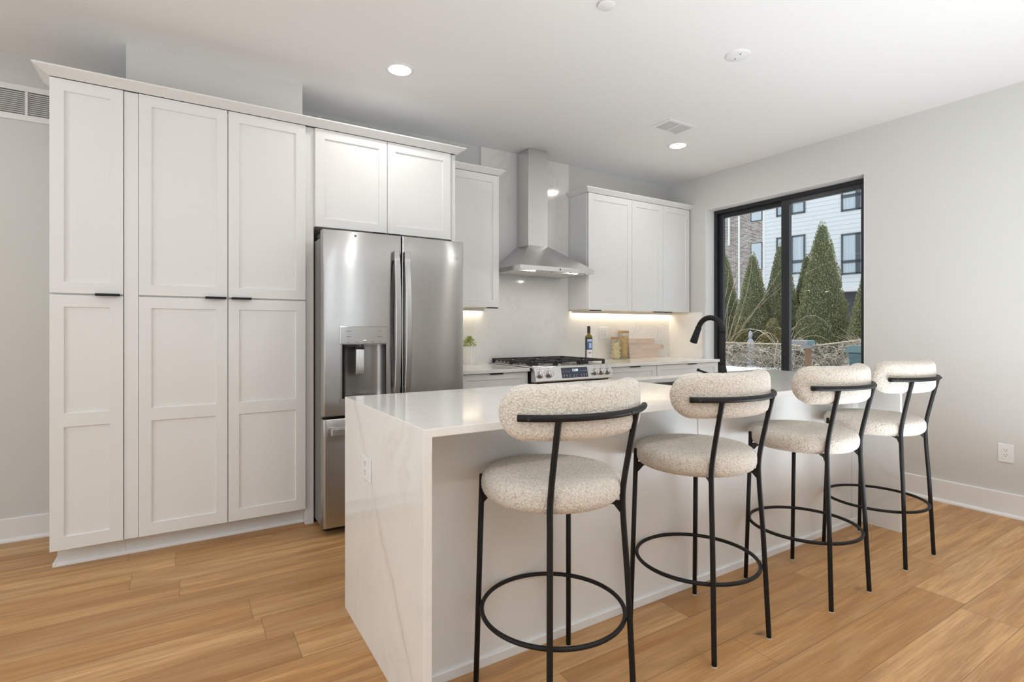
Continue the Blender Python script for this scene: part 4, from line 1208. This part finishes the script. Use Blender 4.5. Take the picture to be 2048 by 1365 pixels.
# tangled dry vines along the fence
rnd = random.Random(21); m = MB()
for k in range(2200):
    y = rnd.uniform(6.6, 14.5); z0 = rnd.uniform(GZ, railz(y) * .92); x = 16.3 - abs(rnd.gauss(0, .32)) + .1
    p = Vector((x, y, z0)); d = Vector((rnd.uniform(-.4, .4), rnd.uniform(-1, 1), rnd.uniform(-.5, .9))).normalized()
    pts = []
    for i in range(5):
        pts.append(p.copy()); p += d * rnd.uniform(.05, .13); d = (d + Vector((rnd.uniform(-.5, .5), rnd.uniform(-.6, .6), rnd.uniform(-.7, .35)))).normalized()
        p.z = min(max(p.z, GZ + .01), railz(y) + .05)
    m.tube(pts, rnd.uniform(.004, .009), 3, cap=False)
o = part('dry_vines', m, M['vine']); setp(o, 'tangled dry grey vines covering the garden wire fence', 'vines', kind='stuff')
# bare arching branches
def branches(name, label, base, n, spread, length, r0, seed, droop=.12, up=1.0, hang=False):
    rnd = random.Random(seed)
    t = thing(name, label, 'shrub', base)
    for k in range(n):
        a = rnd.uniform(0, 2 * PI)
        d = Vector((math.cos(a) * spread, math.sin(a) * spread, up)).normalized(); p = Vector(base)
        pts = [p.copy()]; st = length / 10 * rnd.uniform(.7, 1.1)
        for i in range(11):
            p = p + d * st; d = (d + Vector((rnd.uniform(-.12, .12), rnd.uniform(-.12, .12), -droop * (1 + i * .22)))).normalized(); pts.append(p.copy())
        part('branch', MB().tube(pts, [r0 * (1 - i / 14) for i in range(12)], 5), M['twig'], t, 'all')
    return t
t1 = branches('bare_shrub', 'arching bare tan shrub in front of the evergreens and brick', (17.2, 12.6, GZ), 26, .42, 7.0, .007, 4, .05)
branches('bare_shrub', 'bare pale shrub with drooping twigs behind the window stile', (16.8, 10.0, GZ), 14, .28, 3.1, .009, 12, .21)
branches('dry_grass_clump', 'clump of dry golden grass behind the fence near the teal bin', (16.9, 7.3, GZ), 60, .6, 1.5, .006, 15, .05)['category'] = 'grass'
# mailbox
t = thing('mailbox', 'grey round-topped mailbox on a brown wooden post in garden', 'mailbox', (14.5, 8.1, GZ))
prof = [(-.075, .80), (.075, .80), (.075, .87)] + [(.075 * math.cos(a), .87 + .055 * math.sin(a)) for a in [PI * i / 10 for i in range(1, 10)]] + [(-.075, .87)]
part('box', MB().prism([(14.5 + a, z) for a, z in prof], 7.93, 8.62, 'y', .004), M['mailbox'], t)
part('door', MB().prism([(14.5 + a * 1.04, .798 + (z - .8) * 1.04) for a, z in prof], 7.80, 7.93, 'y', .004), M['binlid'], t, label='teal end door')
part('bracket', MB().box(14.44, 14.56, 7.86, 8.12, .70, .80), M['mailbox'], t)
part('post', MB().box(14.44, 14.56, 7.89, 8.01, GZ, .70, .006), M['post'], t)
# wheelie bin
t = thing('wheelie_bin', 'teal wheelie bin standing outside by the near window jamb', 'bin', (12.25, 5.45, GZ))
b = bmesh.new()
def ringv(hx, hy, z): return [b.verts.new((12.25 + sx * hx, 5.45 + sy * hy, z)) for sx, sy in ((-1, -1), (1, -1), (1, 1), (-1, 1))]
r0, r1 = ringv(.22, .23, GZ + .08), ringv(.27, .29, .72)
b.faces.new(r0[::-1]); b.faces.new(r1)
for k in range(4): b.faces.new((r0[k], r0[(k + 1) % 4], r1[(k + 1) % 4], r1[k]))
m = MB(); m._tmp(b, .03, 3)
part('body', m, M['bin'], t)
part('lid', MB().prism([(5.13, .72), (5.77, .72), (5.78, .78), (5.70, .86), (5.62, .875), (5.28, .875), (5.2, .86), (5.12, .78)], 11.95, 12.57, 'x', .012, 2), M['binlid'], t, label='paler teal lid')
for sy in (-1, 1): part('wheel', MB().cyl((12.5, 5.45 + sy * .20, GZ + .1), (12.5, 5.45 + sy * .26, GZ + .1), .1, seg=20), M['dark'], t)
# pale garden statue
solid('garden_statue', MB().lathe([(0, 0), (.13, 0), (.13, .12), (.09, .2), (.10, .5), (.13, .72), (.11, .9), (.05, .98), (.07, 1.06), (.075, 1.15), (.04, 1.25), (0, 1.27)], (17.4, 11.62, GZ), 16), M['stone'], 'pale stone garden statue between the low evergreen mounds', 'statue', (17.4, 11.62, GZ), True)
# snow heaps
def heap(name, c, rx, ry, h, seed):
    b = bmesh.new(); bmesh.ops.create_icosphere(b, subdivisions=4, radius=1)
    for v in b.verts:
        v.co *= 1 + .25 * noise.noise(v.co * 2 + Vector((seed, 0, 0)))
        v.co = Vector((c[0] + v.co.x * rx, c[1] + v.co.y * ry, max(GZ - .05, GZ + v.co.z * h)))
    o = part(name, MB().add(b), M['snow'], None, 'all'); o['kind'] = 'structure'
heap('snow_bank', (20.5, 8.6), .8, 1.2, 1.75, 1)
heap('snow_bank', (15.2, 10.6), .4, 2.2, .10, 5)
